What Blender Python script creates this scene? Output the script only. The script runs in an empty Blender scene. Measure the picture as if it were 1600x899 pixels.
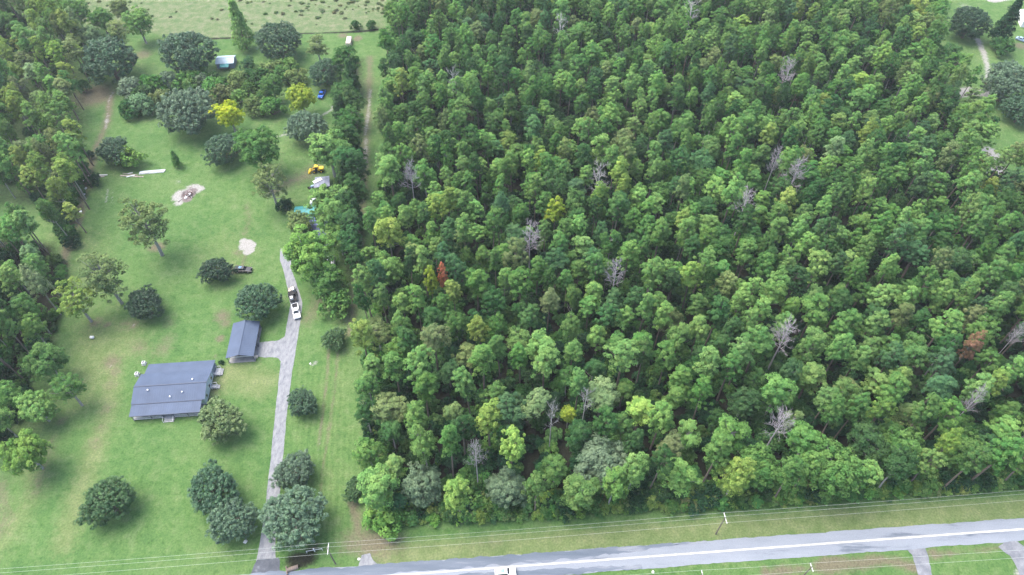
import bpy, math, random
import numpy as np

# ------------------------------------------------------------------ camera, sky, sun, exposure
SC = bpy.context.scene
COL = SC.collection
CAM_H = 160.0                       # drone height above the ground, metres
PITCH = math.radians(49)            # downward tilt
FPX = 1081.0                        # focal length for a picture 1600 wide
cam_data = bpy.data.cameras.new('camera')
cam_data.sensor_width = 36.0
cam_data.lens = 36.0 * FPX / 1600.0
cam_data.clip_start = 1.0
cam_data.clip_end = 6000.0
cam = bpy.data.objects.new('camera', cam_data)
COL.objects.link(cam)
cam.location = (0, 0, CAM_H)
cam.rotation_euler = (math.pi / 2 - PITCH, 0, 0)
SC.camera = cam

SUN_EL, SUN_AZ = math.radians(64), math.radians(-65)     # azimuth clockwise from +Y: light comes from the far left
world = bpy.data.worlds.new('World')
SC.world = world
world.use_nodes = True
wn = world.node_tree.nodes
bg = wn['Background']
sky = wn.new('ShaderNodeTexSky')
sky.sky_type = 'NISHITA'
sky.sun_disc = False
sky.sun_elevation = SUN_EL
sky.sun_rotation = SUN_AZ
sky.air_density = 1.0
sky.dust_density = 4.0
sky.ozone_density = 1.0
world.node_tree.links.new(sky.outputs[0], bg.inputs[0])
bg.inputs[1].default_value = 0.15
sun_data = bpy.data.lights.new('sun', 'SUN')
sun_data.energy = 1.35
sun_data.angle = math.radians(55)
sun_data.color = (1.0, 0.96, 0.9)
sun = bpy.data.objects.new('sun', sun_data)
COL.objects.link(sun)
sun.location = (-200, 100, 400)
sun.rotation_euler = (math.pi / 2 - SUN_EL, 0, math.pi - SUN_AZ)
SC.view_settings.view_transform = 'Standard'
SC.view_settings.look = 'None'
SC.view_settings.exposure = 1.64
SC.view_settings.gamma = 1.0
SC.view_settings.use_curve_mapping = False
SC.cycles.max_bounces = 4
SC.cycles.diffuse_bounces = 2
SC.cycles.transmission_bounces = 3
SC.cycles.use_denoising = True

R = math.radians

# ------------------------------------------------------------------ surveying: photo pixel -> point of the plane z
def G(u, v, z=0.0):
    a = (u - 800) / FPX
    b = (449.5 - v) / FPX
    dy = math.cos(PITCH) + b * math.sin(PITCH)
    dz = -math.sin(PITCH) + b * math.cos(PITCH)
    t = (z - CAM_H) / dz
    return (a * t, dy * t)

def proj(x, y, z):
    dz = z - CAM_H
    dep = y * math.cos(PITCH) - dz * math.sin(PITCH)
    up = y * math.sin(PITCH) + dz * math.cos(PITCH)
    return 800 + FPX * x / dep, 449.5 - FPX * up / dep, FPX / dep

# ------------------------------------------------------------------ materials
def new_mat(name):
    m = bpy.data.materials.new(name)
    m.use_nodes = True
    n = m.node_tree.nodes
    return m, n, m.node_tree.links, n['Principled BSDF']

def mat(name, col, rough=0.7, var=0.18, scale=1.5, metal=0.0, bump=0.0, bscale=8.0, spec=0.4, col2=None):
    m, n, l, p = new_mat(name)
    tc = n.new('ShaderNodeTexCoord')
    no = n.new('ShaderNodeTexNoise')
    no.inputs['Scale'].default_value = scale
    no.inputs['Detail'].default_value = 6
    l.new(tc.outputs['Object'], no.inputs['Vector'])
    rp = n.new('ShaderNodeValToRGB')
    a = [max(0, c * (1 - var)) for c in col]
    b = col2 if col2 else [min(1, c * (1 + var)) for c in col]
    rp.color_ramp.elements[0].color = (*a, 1)
    rp.color_ramp.elements[1].color = (*b, 1)
    rp.color_ramp.elements[0].position = 0.32
    rp.color_ramp.elements[1].position = 0.68
    l.new(no.outputs['Fac'], rp.inputs['Fac'])
    l.new(rp.outputs['Color'], p.inputs['Base Color'])
    p.inputs['Roughness'].default_value = rough
    p.inputs['Metallic'].default_value = metal
    p.inputs['Specular IOR Level'].default_value = spec
    if bump:
        nb = n.new('ShaderNodeTexNoise')
        nb.inputs['Scale'].default_value = bscale
        nb.inputs['Detail'].default_value = 4
        l.new(tc.outputs['Object'], nb.inputs['Vector'])
        bu = n.new('ShaderNodeBump')
        bu.inputs['Strength'].default_value = bump
        bu.inputs['Distance'].default_value = 0.1
        l.new(nb.outputs['Fac'], bu.inputs['Height'])
        l.new(bu.outputs['Normal'], p.inputs['Normal'])
    return m

def leaf_mat(name, rough=0.6, spec=0.25, transl=0.22, spread=0.32, waxy=False):
    m, n, l, p = new_mat(name)
    at = n.new('ShaderNodeAttribute')
    at.attribute_type = 'INSTANCER'
    at.attribute_name = 'tint'
    cv = n.new('ShaderNodeAttribute')
    cv.attribute_name = 'cv'
    geo = n.new('ShaderNodeNewGeometry')
    # brightness = 1 + spread*(cv-.5) + .5*(island-.5)
    m1 = n.new('ShaderNodeMath'); m1.operation = 'MULTIPLY_ADD'
    m1.inputs[1].default_value = spread; m1.inputs[2].default_value = 1 - spread / 2 - 0.17
    l.new(cv.outputs['Fac'], m1.inputs[0])
    m2 = n.new('ShaderNodeMath'); m2.operation = 'MULTIPLY_ADD'
    m2.inputs[1].default_value = 0.34
    l.new(geo.outputs['Random Per Island'], m2.inputs[0])
    l.new(m1.outputs[0], m2.inputs[2])
    hsv = n.new('ShaderNodeHueSaturation')
    m3 = n.new('ShaderNodeMath'); m3.operation = 'MULTIPLY_ADD'
    m3.inputs[1].default_value = -0.035; m3.inputs[2].default_value = 0.5175
    l.new(cv.outputs['Fac'], m3.inputs[0])
    l.new(m3.outputs[0], hsv.inputs['Hue'])
    l.new(m2.outputs[0], hsv.inputs['Value'])
    l.new(at.outputs['Color'], hsv.inputs['Color'])
    l.new(hsv.outputs[0], p.inputs['Base Color'])
    p.inputs['Roughness'].default_value = rough
    p.inputs['Specular IOR Level'].default_value = spec
    if not waxy:
        n.remove(p)
        p = n.new('ShaderNodeBsdfDiffuse')
        l.new(hsv.outputs[0], p.inputs['Color'])
    tr = n.new('ShaderNodeBsdfTranslucent')
    l.new(hsv.outputs[0], tr.inputs['Color'])
    mx = n.new('ShaderNodeMixShader')
    mx.inputs[0].default_value = transl
    l.new(p.outputs[0], mx.inputs[1])
    l.new(tr.outputs[0], mx.inputs[2])
    l.new(mx.outputs[0], n['Material Output'].inputs['Surface'])
    return m

M = {}
M['leaf'] = leaf_mat('leaf_soft')
M['leaf_waxy'] = leaf_mat('leaf_waxy', rough=0.5, spec=0.45, transl=0.14, spread=0.45, waxy=True)
M['bark'] = mat('pine_bark', (0.16, 0.13, 0.11), 0.95, 0.3, 3, bump=0.6, bscale=6)
M['bark_pale'] = mat('pale_bark', (0.30, 0.29, 0.27), 0.95, 0.25, 3, bump=0.5, bscale=6)
M['deadwood'] = mat('bare_grey_wood', (0.36, 0.33, 0.35), 0.9, 0.2, 2)
M['deadwood_white'] = mat('bleached_wood', (0.40, 0.39, 0.38), 0.9, 0.2, 2)
M['white'] = mat('white_paint', (0.78, 0.78, 0.78), 0.45, 0.05, 2)
M['white_car'] = mat('white_car_paint', (0.82, 0.82, 0.82), 0.25, 0.03, 2, spec=0.5)
M['black_car'] = mat('dark_car_paint', (0.012, 0.014, 0.02), 0.22, 0.1, 2, spec=0.5)
M['blue_car'] = mat('blue_car_paint', (0.03, 0.11, 0.42), 0.25, 0.08, 2, spec=0.5)
M['lightblue_car'] = mat('pale_blue_car_paint', (0.30, 0.42, 0.55), 0.25, 0.08, 2, spec=0.5)
M['glass'] = mat('dark_car_glass', (0.02, 0.025, 0.03), 0.08, 0.1, 2, spec=0.6)
M['skyglass'] = mat('sunroof_glass', (0.10, 0.22, 0.38), 0.08, 0.1, 2, spec=0.6)
M['tyre'] = mat('tyre_rubber', (0.02, 0.02, 0.02), 0.9, 0.2, 4)
M['rim'] = mat('wheel_rim', (0.45, 0.45, 0.46), 0.4, 0.1, 4, metal=0.6)
M['lamp_red'] = mat('red_lamp_lens', (0.35, 0.02, 0.02), 0.3, 0.1, 4)
M['lamp_clear'] = mat('clear_lamp_lens', (0.7, 0.7, 0.68), 0.2, 0.05, 4)
M['roof'] = mat('blue_grey_metal_roof', (0.072, 0.098, 0.152), 0.62, 0.10, 0.35, spec=0.22)
M['roof_trim'] = mat('dark_roof_trim', (0.05, 0.065, 0.10), 0.5, 0.1, 2)
M['siding'] = mat('pale_blue_siding', (0.46, 0.53, 0.60), 0.7, 0.06, 1.2)
M['siding_grey'] = mat('grey_siding', (0.20, 0.24, 0.30), 0.7, 0.08, 1.2)
M['window_glass'] = mat('window_glass', (0.03, 0.04, 0.05), 0.1, 0.2, 1, spec=0.6)
M['deck'] = mat('grey_deck_wood', (0.30, 0.31, 0.32), 0.85, 0.2, 2, bump=0.3)
M['steel_post'] = mat('dark_steel_post', (0.08, 0.09, 0.11), 0.5, 0.1, 3)
M['concrete'] = mat('concrete_slab', (0.25, 0.25, 0.245), 0.9, 0.15, 1.2, bump=0.2)
M['vent'] = mat('white_vent_cap', (0.8, 0.8, 0.8), 0.5, 0.05, 4)
M['wood_pole'] = mat('weathered_pole_wood', (0.14, 0.12, 0.10), 0.9, 0.25, 3)
M['crossarm'] = mat('bleached_crossarm', (0.62, 0.62, 0.60), 0.8, 0.1, 3)
M['wire'] = mat('aluminium_wire', (0.42, 0.45, 0.42), 0.5, 0.05, 3)
M['tin_blue'] = mat('pale_blue_tin', (0.36, 0.48, 0.54), 0.45, 0.12, 0.8)
M['tin_teal'] = mat('teal_tin', (0.035, 0.25, 0.24), 0.5, 0.12, 0.8)
M['tin_blue_strong'] = mat('blue_tin', (0.085, 0.11, 0.25), 0.5, 0.14, 0.8)
M['tin_white'] = mat('white_tin', (0.72, 0.74, 0.74), 0.5, 0.1, 0.8)
M['yellow'] = mat('yellow_machine_paint', (0.75, 0.48, 0.02), 0.4, 0.1, 2)
M['black_rubber'] = mat('black_rubber', (0.02, 0.02, 0.022), 0.8, 0.2, 3)
M['tarp_grey'] = mat('grey_tarp', (0.20, 0.22, 0.28), 0.6, 0.2, 1.0, bump=0.4, bscale=2)
M['tarp_white'] = mat('white_sheet', (0.82, 0.84, 0.85), 0.6, 0.05, 1.0)
M['sheet'] = mat('weathered_white_metal', (0.40, 0.43, 0.45), 0.6, 0.2, 0.8)
M['beige'] = mat('beige_panel', (0.55, 0.47, 0.40), 0.6, 0.1, 1.0)
M['lumber'] = mat('weathered_lumber', (0.34, 0.29, 0.25), 0.9, 0.3, 2)
M['ash'] = mat('charred_wood', (0.05, 0.04, 0.04), 0.95, 0.4, 2)
M['rust'] = mat('rusty_steel', (0.20, 0.09, 0.06), 0.9, 0.3, 3)

# ------------------------------------------------------------------ mesh helpers
class MB:
    def __init__(self):
        self.v = []; self.f = []
    def add(self, vs, fs):
        o = len(self.v)
        self.v += [tuple(p) for p in vs]
        self.f += [tuple(i + o for i in q) for q in fs]
        return self
    def box(self, c, s, rz=0.0):
        x, y, z = s[0] / 2, s[1] / 2, s[2] / 2
        cs, sn = math.cos(rz), math.sin(rz)
        vs = []
        for dz in (-z, z):
            for dx, dy in ((-x, -y), (x, -y), (x, y), (-x, y)):
                vs.append((c[0] + dx * cs - dy * sn, c[1] + dx * sn + dy * cs, c[2] + dz))
        return self.add(vs, [(3, 2, 1, 0), (4, 5, 6, 7), (0, 1, 5, 4), (1, 2, 6, 5), (2, 3, 7, 6), (3, 0, 4, 7)])
    def hexa(self, lo, hi):
        # lo, hi: four corners each, counter-clockwise seen from above
        return self.add(list(lo) + list(hi), [(3, 2, 1, 0), (4, 5, 6, 7), (0, 1, 5, 4), (1, 2, 6, 5), (2, 3, 7, 6), (3, 0, 4, 7)])
    def tube(self, p0, p1, r0, r1, n=8):
        p0 = np.array(p0, float); p1 = np.array(p1, float)
        d = p1 - p0
        d /= max(1e-9, np.linalg.norm(d))
        a = np.cross(d, (0, 0, 1) if abs(d[2]) < 0.9 else (1, 0, 0)); a /= np.linalg.norm(a)
        b = np.cross(d, a)
        vs = []
        for p, r in ((p0, r0), (p1, r1)):
            for k in range(n):
                t = 2 * math.pi * k / n
                vs.append(p + r * (math.cos(t) * a + math.sin(t) * b))
        fs = [(k, (k + 1) % n, n + (k + 1) % n, n + k) for k in range(n)]
        fs += [tuple(range(n - 1, -1, -1)), tuple(range(n, 2 * n))]
        return self.add(vs, fs)
    def path(self, pts, rad, n=5):
        for i in range(len(pts) - 1):
            self.tube(pts[i], pts[i + 1], rad[i], rad[i + 1], n)
        return self
    def mesh(self, name, m, smooth=False):
        me = bpy.data.meshes.new(name)
        me.from_pydata(self.v, [], self.f)
        me.update()
        if smooth:
            me.polygons.foreach_set('use_smooth', [True] * len(me.polygons))
        me.materials.append(m)
        return me
    def build(self, name, m, parent=None, smooth=False, loc=None, rz=0.0):
        o = bpy.data.objects.new(name, self.mesh(name, m, smooth))
        COL.objects.link(o)
        if parent is not None:
            o.parent = parent
        if loc is not None:
            o.location = loc
        o.rotation_euler = (0, 0, rz)
        return o

def tag(o, label=None, cat=None, group=None, kind=None):
    if label: o['label'] = label
    if cat: o['category'] = cat
    if group: o['group'] = group
    if kind: o['kind'] = kind
    return o

def empty(name, loc, rz=0.0):
    o = bpy.data.objects.new(name, None)
    COL.objects.link(o)
    o.location = loc if len(loc) == 3 else (loc[0], loc[1], 0)
    o.rotation_euler = (0, 0, rz)
    o.empty_display_size = 0.5
    return o

def np_mesh(name, verts, quads, m, attrs=None):
    me = bpy.data.meshes.new(name)
    nv, nq = len(verts), len(quads)
    me.vertices.add(nv)
    me.vertices.foreach_set('co', np.asarray(verts, np.float32).ravel())
    me.loops.add(nq * 4)
    me.loops.foreach_set('vertex_index', np.asarray(quads, np.int32).ravel())
    me.polygons.add(nq)
    me.polygons.foreach_set('loop_start', np.arange(0, nq * 4, 4, dtype=np.int32))
    try:
        me.polygons.foreach_set('loop_total', np.full(nq, 4, np.int32))
    except Exception:
        pass
    me.update(calc_edges=True)
    me.validate()
    for k, a in (attrs or {}).items():
        at = me.attributes.new(k, 'FLOAT', 'POINT')
        at.data.foreach_set('value', np.asarray(a, np.float32))
    me.materials.append(m)
    return me

# ------------------------------------------------------------------ value noise for masks and edges
_ng = np.random.default_rng(5).random((64, 64))
def vnoise(x, y):
    x = np.asarray(x, float); y = np.asarray(y, float)
    xi = np.floor(x).astype(int); yi = np.floor(y).astype(int)
    fx = x - xi; fy = y - yi
    fx = fx * fx * (3 - 2 * fx); fy = fy * fy * (3 - 2 * fy)
    g = lambda i, j: _ng[i % 64, j % 64]
    return (g(xi, yi) * (1 - fx) + g(xi + 1, yi) * fx) * (1 - fy) + (g(xi, yi + 1) * (1 - fx) + g(xi + 1, yi + 1) * fx) * fy

# ------------------------------------------------------------------ the ground
def axis(lo, hi, step, far):
    a = list(np.arange(lo, hi + step / 2, step))
    g = step; x = lo
    left = []
    while x > -far:
        g *= 1.35; x -= g; left.append(x)
    g = step; x = hi
    right = []
    while x < far:
        g *= 1.35; x += g; right.append(x)
    return np.array(left[::-1] + a + right)

gx = axis(-215, 245, 0.64, 3500)
gy = axis(46, 345, 0.64, 3500)
GX, GY = np.meshgrid(gx, gy, indexing='ij')
gpx = GX.ravel(); gpy = GY.ravel()

def seg_dist(pts):
    d = np.full(gpx.shape, 1e9)
    for (x0, y0), (x1, y1) in zip(pts[:-1], pts[1:]):
        dx, dy = x1 - x0, y1 - y0
        L = max(1e-9, dx * dx + dy * dy)
        t = np.clip(((gpx - x0) * dx + (gpy - y0) * dy) / L, 0, 1)
        d = np.minimum(d, np.hypot(gpx - x0 - t * dx, gpy - y0 - t * dy))
    return d

def poly_mask(pts, soft=3.0):
    inside = np.zeros(gpx.shape, bool)
    n = len(pts)
    for i in range(n):
        x0, y0 = pts[i]; x1, y1 = pts[(i + 1) % n]
        c = ((y0 > gpy) != (y1 > gpy))
        with np.errstate(divide='ignore', invalid='ignore'):
            xx = (x1 - x0) * (gpy - y0) / (y1 - y0 + 1e-12) + x0
        inside ^= c & (gpx < xx)
    d = seg_dist(list(pts) + [pts[0]])
    sd = np.where(inside, d, -d)
    return np.clip(0.5 + sd / (2 * soft), 0, 1)

def px(*pts):
    return [G(u, v) for u, v in pts]

wob = 2.2 * (vnoise(gpx / 6 + 9, gpy / 6) - 0.5) + 1.2 * (vnoise(gpx / 2.1, gpy / 2.1 + 7) - 0.5)
CH = {k: np.zeros(gpx.shape) for k in ('dirt', 'sand', 'litter', 'dry', 'meadow', 'ashy', 'mow')}
def stroke(ch, pts, hw, s=1.0, soft=1.0, w=0.35):
    d = seg_dist(px(*pts)) + wob * w
    CH[ch] = np.maximum(CH[ch], s * np.clip((hw + soft - d) / (2 * soft), 0, 1))
def blob(ch, u, v, r, s=1.0, soft=None, w=0.8, asp=1.0):
    x, y = G(u, v)
    d = np.hypot((gpx - x) / asp, gpy - y) + wob * w
    soft = soft or r * 0.5
    CH[ch] = np.maximum(CH[ch], s * np.clip((r + soft - d) / (2 * soft), 0, 1))
def area(ch, pts, s=1.0, soft=4.0):
    CH[ch] = np.maximum(CH[ch], s * poly_mask(px(*pts), soft))

FOREST = px((622, -70), (614, 60), (606, 200), (600, 330), (586, 420), (575, 560), (578, 700), (584, 818), (800, 806), (1133, 790),
            (1600, 760), (1720, 752), (1800, 500), (1760, 400), (1660, 335), (1590, 300), (1540, 272), (1505, 205), (1478, 165), (1445, 90), (1432, 30), (1425, -70))
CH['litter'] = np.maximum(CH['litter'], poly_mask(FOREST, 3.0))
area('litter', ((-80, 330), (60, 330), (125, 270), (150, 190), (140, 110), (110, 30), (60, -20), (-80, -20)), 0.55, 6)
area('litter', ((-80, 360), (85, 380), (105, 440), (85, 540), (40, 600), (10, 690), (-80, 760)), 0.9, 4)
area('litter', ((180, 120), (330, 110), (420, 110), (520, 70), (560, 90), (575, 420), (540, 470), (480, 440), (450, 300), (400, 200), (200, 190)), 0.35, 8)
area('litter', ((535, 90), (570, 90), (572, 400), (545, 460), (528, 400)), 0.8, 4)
# rough meadow beyond the fence line and the pale crop field behind it
area('meadow', ((120, -300), (120, 40), (330, 62), (430, 55), (600, 46), (625, -300)), 1.0, 4)
area('dry', ((300, -60), (300, 3), (440, 2), (450, -60)), 1.0, 2)
stroke('litter', ((326, 61), (400, 58), (470, 53), (560, 50), (605, 45)), 0.8, 0.9, 0.8)
# dirt and worn tracks
stroke('dirt', ((578, 90), (575, 180), (570, 250), (566, 330), (560, 420), (552, 480), (545, 520)), 1.8, 0.6, 1.6)
stroke('sand', ((578, 140), (577, 165), (572, 200), (571, 262), (568, 268)), 0.9, 0.55, 0.8)
stroke('dirt', ((528, 545), (524, 600), (516, 660), (506, 720), (498, 790)), 0.35, 0.75, 0.6, 0.15)
stroke('dirt', ((514, 545), (511, 590), (503, 660), (497, 700)), 0.35, 0.8, 0.6, 0.15)
stroke('sand', ((503, 660), (499, 690), (497, 720)), 0.3, 0.5, 0.6, 0.15)
stroke('dirt', ((566, 600), (565, 660), (562, 720)), 0.7, 0.4, 1.0)
stroke('dirt', ((551, 785), (557, 815), (560, 840), (573, 858)), 1.0, 0.7, 1.0)
blob('dirt', 584, 850, 3.5, 0.8, 2.5, asp=2.2)
stroke('dirt', ((172, 150), (168, 190), (150, 230), (135, 285), (122, 340), (105, 385), (95, 430)), 1.6, 0.75, 1.6)
blob('dirt', 145, 150, 8, 0.85, 5)
blob('dirt', 225, 85, 4, 0.6, 2.5)
stroke('sand', ((177, 142), (170, 158), (168, 178), (164, 205)), 0.5, 0.5, 0.8)
stroke('sand', ((168, 182), (165, 204)), 0.7, 0.8, 0.8, .9)
stroke('sand', ((540, 142), (532, 158), (518, 172), (505, 180), (495, 186)), 0.8, 0.68, 0.9, .8)
stroke('sand', ((452, 208), (440, 212), (430, 214)), 0.8, 0.8, 0.8)
stroke('sand', ((169, 296), (165, 316)), 0.45, 0.7, 0.5, 0.1)
stroke('sand', ((177, 300), (174, 316)), 0.4, 0.55, 0.5, 0.1)
# sand and ash of the burn pile
blob('sand', 284, 306, 3.2, 1.0, 1.2); blob('sand', 303, 297, 3.0, 1.0, 1.2); blob('sand', 278, 318, 1.6, 0.9, 1.0); blob('sand', 277, 284, 0.8, 0.5, .8)
blob('ashy', 297, 303, 2.6, 1.0, 1.4); blob('ashy', 294, 311, 1.6, 1.0, 1.0)
# bare white patch above the dark car
blob('sand', 385, 383, 2.4, 1.0, 0.8); blob('sand', 388, 393, 1.3, 1.0, 0.7); blob('sand', 381, 378, 1.3, .9, .7); blob('dirt', 372, 396, 1.5, .5, 1)
stroke('dirt', ((384, 398), (380, 412), (370, 424)), 0.6, 0.5, 0.8)
stroke('dirt', ((386, 320), (390, 345), (383, 365)), 1.6, 0.45, 1.6)
blob('sand', 386, 345, .8, .4, 1); blob('sand', 385, 305, .6, .4, .8)
blob('dirt', 365, 422, 1.2, .6, .8)
# worn lawn round the house
for u, v, r, s in ((176, 565, 2.6, .75), (180, 580, 2.0, .6), (170, 600, 2.2, .5), (167, 640, 1.8, .5), (158, 668, 2.0, .55), (150, 690, 2, .5),
                   (215, 545, 2.4, .5), (255, 545, 2.6, .5), (262, 530, 2, .45), (347, 494, 2.2, .75), (352, 505, 1.6, .6), (344, 530, .9, .7), (336, 556, .9, .9),
                   (330, 580, 1.4, .7), (335, 605, 1.6, .55), (325, 625, 1.0, .6), (210, 508, 1.6, .7), (198, 505, 2.4, .5), (245, 386, 1.8, .8), (150, 505, 1.4, .7),
                   (168, 508, .8, .8), (130, 634, 1.2, .7), (98, 658, 1.4, .8), (265, 505, 2.5, .4)):
    blob('dirt', u, v, r, s, r * 0.9)
for u, v, r, s in ((175, 572, .9, .6), (168, 645, .6, .5), (336, 555, .7, .9), (210, 508, .5, .9), (490, 570, .8, .5)):
    blob('sand', u, v, r, s, r)
stroke('dry', ((175, 560), (168, 640), (150, 700), (120, 780), (100, 850)), 3.0, 0.7, 3)
stroke('dry', ((40, 720), (60, 760), (20, 820), (-20, 880)), 3.0, 0.6, 4)
stroke('dirt', ((80, 690), (70, 730), (55, 770)), 1.6, 0.5, 2.0)
stroke('dirt', ((0, 760), (10, 810), (0, 830)), 2.2, 0.5, 2.0)
stroke('dry', ((330, 600), (370, 585), (405, 600)), 5, 0.8, 4)
area('dry', ((120, 480), (230, 500), (250, 555), (200, 570), (160, 640), (110, 650), (100, 540)), 0.55, 6)
area('dry', ((300, 440), (380, 470), (420, 440), (430, 380), (380, 330), (260, 400)), 0.35, 8)
area('dry', ((110, 330), (180, 380), (180, 470), (90, 480)), 0.5, 8)
stroke('dry', ((540, 520), (530, 620), (520, 720), (510, 830)), 3, 0.3, 4)
stroke('dry', ((600, 868), (900, 845), (1250, 818), (1600, 795)), 3.2, 0.75, 2.0)
stroke('dirt', ((620, 858), (760, 850), (900, 838)), 0.8, 0.35, 1.4, .8)
stroke('dirt', ((480, 500), (500, 470), (535, 480), (545, 500)), 2.6, 0.55, 2.6)
stroke('dirt', ((430, 300), (450, 285), (480, 275), (495, 258)), 3.0, 0.6, 3)
stroke('dirt', ((440, 240), (430, 300)), 2.0, 0.3, 2)
blob('dirt', 536, 56, 2.5, .7, 1.5); blob('dirt', 559, 60, 2.6, .8, 1.5, asp=.8)
# ground south of the road
stroke('dirt', ((1200, 895), (1290, 884), (1380, 876), (1430, 888)), 1.2, 0.9, 1.4, .8)
stroke('dirt', ((1460, 868), (1530, 860), (1580, 853)), 1.0, 0.8, 1.2, .8)
blob('sand', 1020, 893, .8, .7, .8); blob('sand', 1590, 895, 1.2, .9, .8)
# planted bed at the drive mouth
blob('litter', 470, 876, 2.6, .85, 1.2, asp=1.7); blob('dirt', 455, 885, 1.6, .6, 1); blob('litter', 488, 860, 2.2, .7, 1.4)
# clearing at the top right corner
stroke('sand', ((1527, 62), (1536, 80), (1542, 100), (1545, 125)), 1.6, 0.75, 1.0)
stroke('sand', ((1490, 147), (1515, 142), (1540, 146)), 3.0, 1.0, 1.4)
stroke('sand', ((1545, 238), (1556, 260), (1560, 285)), 3.2, 1.0, 1.4)
stroke('sand', ((1550, 0), (1570, -4)), 3.0, 0.9, 1.2)
blob('sand', 1508, 10, 4, .5, 4); blob('dirt', 1595, 72, 2.5, .8, 2); blob('dirt', 1466, 30, 4, .5, 4)
area('mow', ((448, 570), (540, 560), (560, 700), (560, 860), (440, 860)), 1.0, 3)
area('mow', ((140, 300), (420, 240), (440, 470), (200, 560), (110, 480)), 0.22, 8)
area('mow', ((100, 700), (420, 650), (410, 870), (0, 895), (0, 760)), 0.22, 8)

idx = np.arange(len(gx) * len(gy)).reshape(len(gx), len(gy))
quads = np.stack([idx[:-1, :-1], idx[1:, :-1], idx[1:, 1:], idx[:-1, 1:]], -1).reshape(-1, 4)

def ground_mat():
    m, n, l, p = new_mat('lawn_and_soil')
    tc = n.new('ShaderNodeTexCoord')
    def noise(scale, detail=5, rough=0.6, vec=None):
        t = n.new('ShaderNodeTexNoise')
        t.inputs['Scale'].default_value = scale
        t.inputs['Detail'].default_value = detail
        t.inputs['Roughness'].default_value = rough
        l.new(vec or tc.outputs['Object'], t.inputs['Vector'])
        return t.outputs['Fac']
    def ramp(src, stops):
        r = n.new('ShaderNodeValToRGB')
        e = r.color_ramp.elements
        while len(e) < len(stops): e.new(0.5)
        for el, (pos, c) in zip(e, stops):
            el.position = pos
            el.color = (*c, 1) if len(c) == 3 else c
        l.new(src, r.inputs['Fac'])
        return r.outputs['Color']
    def mix(f, a, b, mode='MIX'):
        x = n.new('ShaderNodeMix'); x.data_type = 'RGBA'; x.blend_type = mode
        if isinstance(f, float): x.inputs[0].default_value = f
        else: l.new(f, x.inputs[0])
        for i, s in ((6, a), (7, b)):
            if isinstance(s, tuple): x.inputs[i].default_value = (*s, 1)
            else: l.new(s, x.inputs[i])
        return x.outputs[2]
    def math_(op, a, b, clamp=False):
        x = n.new('ShaderNodeMath'); x.operation = op; x.use_clamp = clamp
        for i, s in ((0, a), (1, b)):
            if isinstance(s, (int, float)): x.inputs[i].default_value = s
            else: l.new(s, x.inputs[i])
        return x.outputs[0]
    n1 = noise(0.035, 6, 0.6); n2 = noise(0.3, 6, 0.65); n3 = noise(2.2, 5, 0.7)
    g1 = ramp(n1, [(0.36, (0.070, 0.180, 0.048)), (0.5, (0.108, 0.226, 0.062)), (0.64, (0.160, 0.262, 0.090))])
    g2 = ramp(n2, [(0.32, (0.060, 0.156, 0.040)), (0.5, (0.108, 0.222, 0.060)), (0.68, (0.190, 0.275, 0.110))])
    grass = mix(0.55, g1, g2)
    fine = ramp(n3, [(0.25, (0.55, 0.58, 0.55)), (0.5, (1, 1, 1)), (0.75, (1.45, 1.38, 1.32))])
    grass = mix(1.0, mix(1.0, grass, fine, 'MULTIPLY'), (0.73, 0.68, 0.74), 'MULTIPLY')
    n5 = noise(0.75, 3, 0.55)
    weeds = ramp(n5, [(0.36, (0.70, 0.80, 0.66)), (0.46, (1, 1, 1)), (0.60, (1, 1, 1)), (0.70, (1.28, 1.16, 1.14))])
    grass = mix(0.8, grass, mix(1.0, grass, weeds, 'MULTIPLY'))
    nf = noise(0.9, 6, 0.7)
    def mask(name, amp=0.7, lo=0.3, hi=0.7):
        a = n.new('ShaderNodeAttribute'); a.attribute_name = name
        s = math_('ADD', a.outputs['Fac'], math_('MULTIPLY', math_('SUBTRACT', nf, 0.5), amp))
        s = math_('MULTIPLY', s, math_('GREATER_THAN', a.outputs['Fac'], 0.004))
        r = n.new('ShaderNodeMapRange'); r.interpolation_type = 'SMOOTHSTEP'
        r.inputs[1].default_value = lo; r.inputs[2].default_value = hi
        l.new(s, r.inputs[0])
        return r.outputs[0]
    # mowing passes run along the plot boundary
    mp = n.new('ShaderNodeMapping'); mp.inputs['Rotation'].default_value = (0, 0, R(-7.5))
    l.new(tc.outputs['Object'], mp.inputs['Vector'])
    wv = n.new('ShaderNodeTexWave'); wv.inputs['Scale'].default_value = 0.21; wv.inputs['Distortion'].default_value = 3.5
    wv.inputs['Detail'].default_value = 3; wv.inputs['Detail Scale'].default_value = 0.6
    l.new(mp.outputs[0], wv.inputs['Vector'])
    am = n.new('ShaderNodeAttribute'); am.attribute_name = 'mow'
    stripe = ramp(wv.outputs['Fac'], [(0.2, (0.91, 0.94, 0.90)), (0.8, (1.08, 1.06, 1.05))])
    grass = mix(math_('MULTIPLY', am.outputs['Fac'], 0.95), grass, mix(1.0, grass, stripe, 'MULTIPLY'))
    dry = ramp(n2, [(0.3, (0.105, 0.148, 0.052)), (0.7, (0.190, 0.208, 0.100))])
    dry = mix(1.0, dry, fine, 'MULTIPLY')
    c = mix(math_('MULTIPLY', mask('dry', 1.0, 0.12, 0.75), 0.75), grass, dry)
    meadow = ramp(n2, [(0.34, (0.070, 0.125, 0.045)), (0.5, (0.115, 0.155, 0.072)), (0.68, (0.175, 0.185, 0.115))])
    meadow = mix(1.0, meadow, fine, 'MULTIPLY')
    c = mix(mask('meadow', 0.6), c, meadow)
    soil = ramp(n3, [(0.3, (0.085, 0.068, 0.048)), (0.5, (0.14, 0.115, 0.082)), (0.72, (0.20, 0.17, 0.125))])
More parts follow.
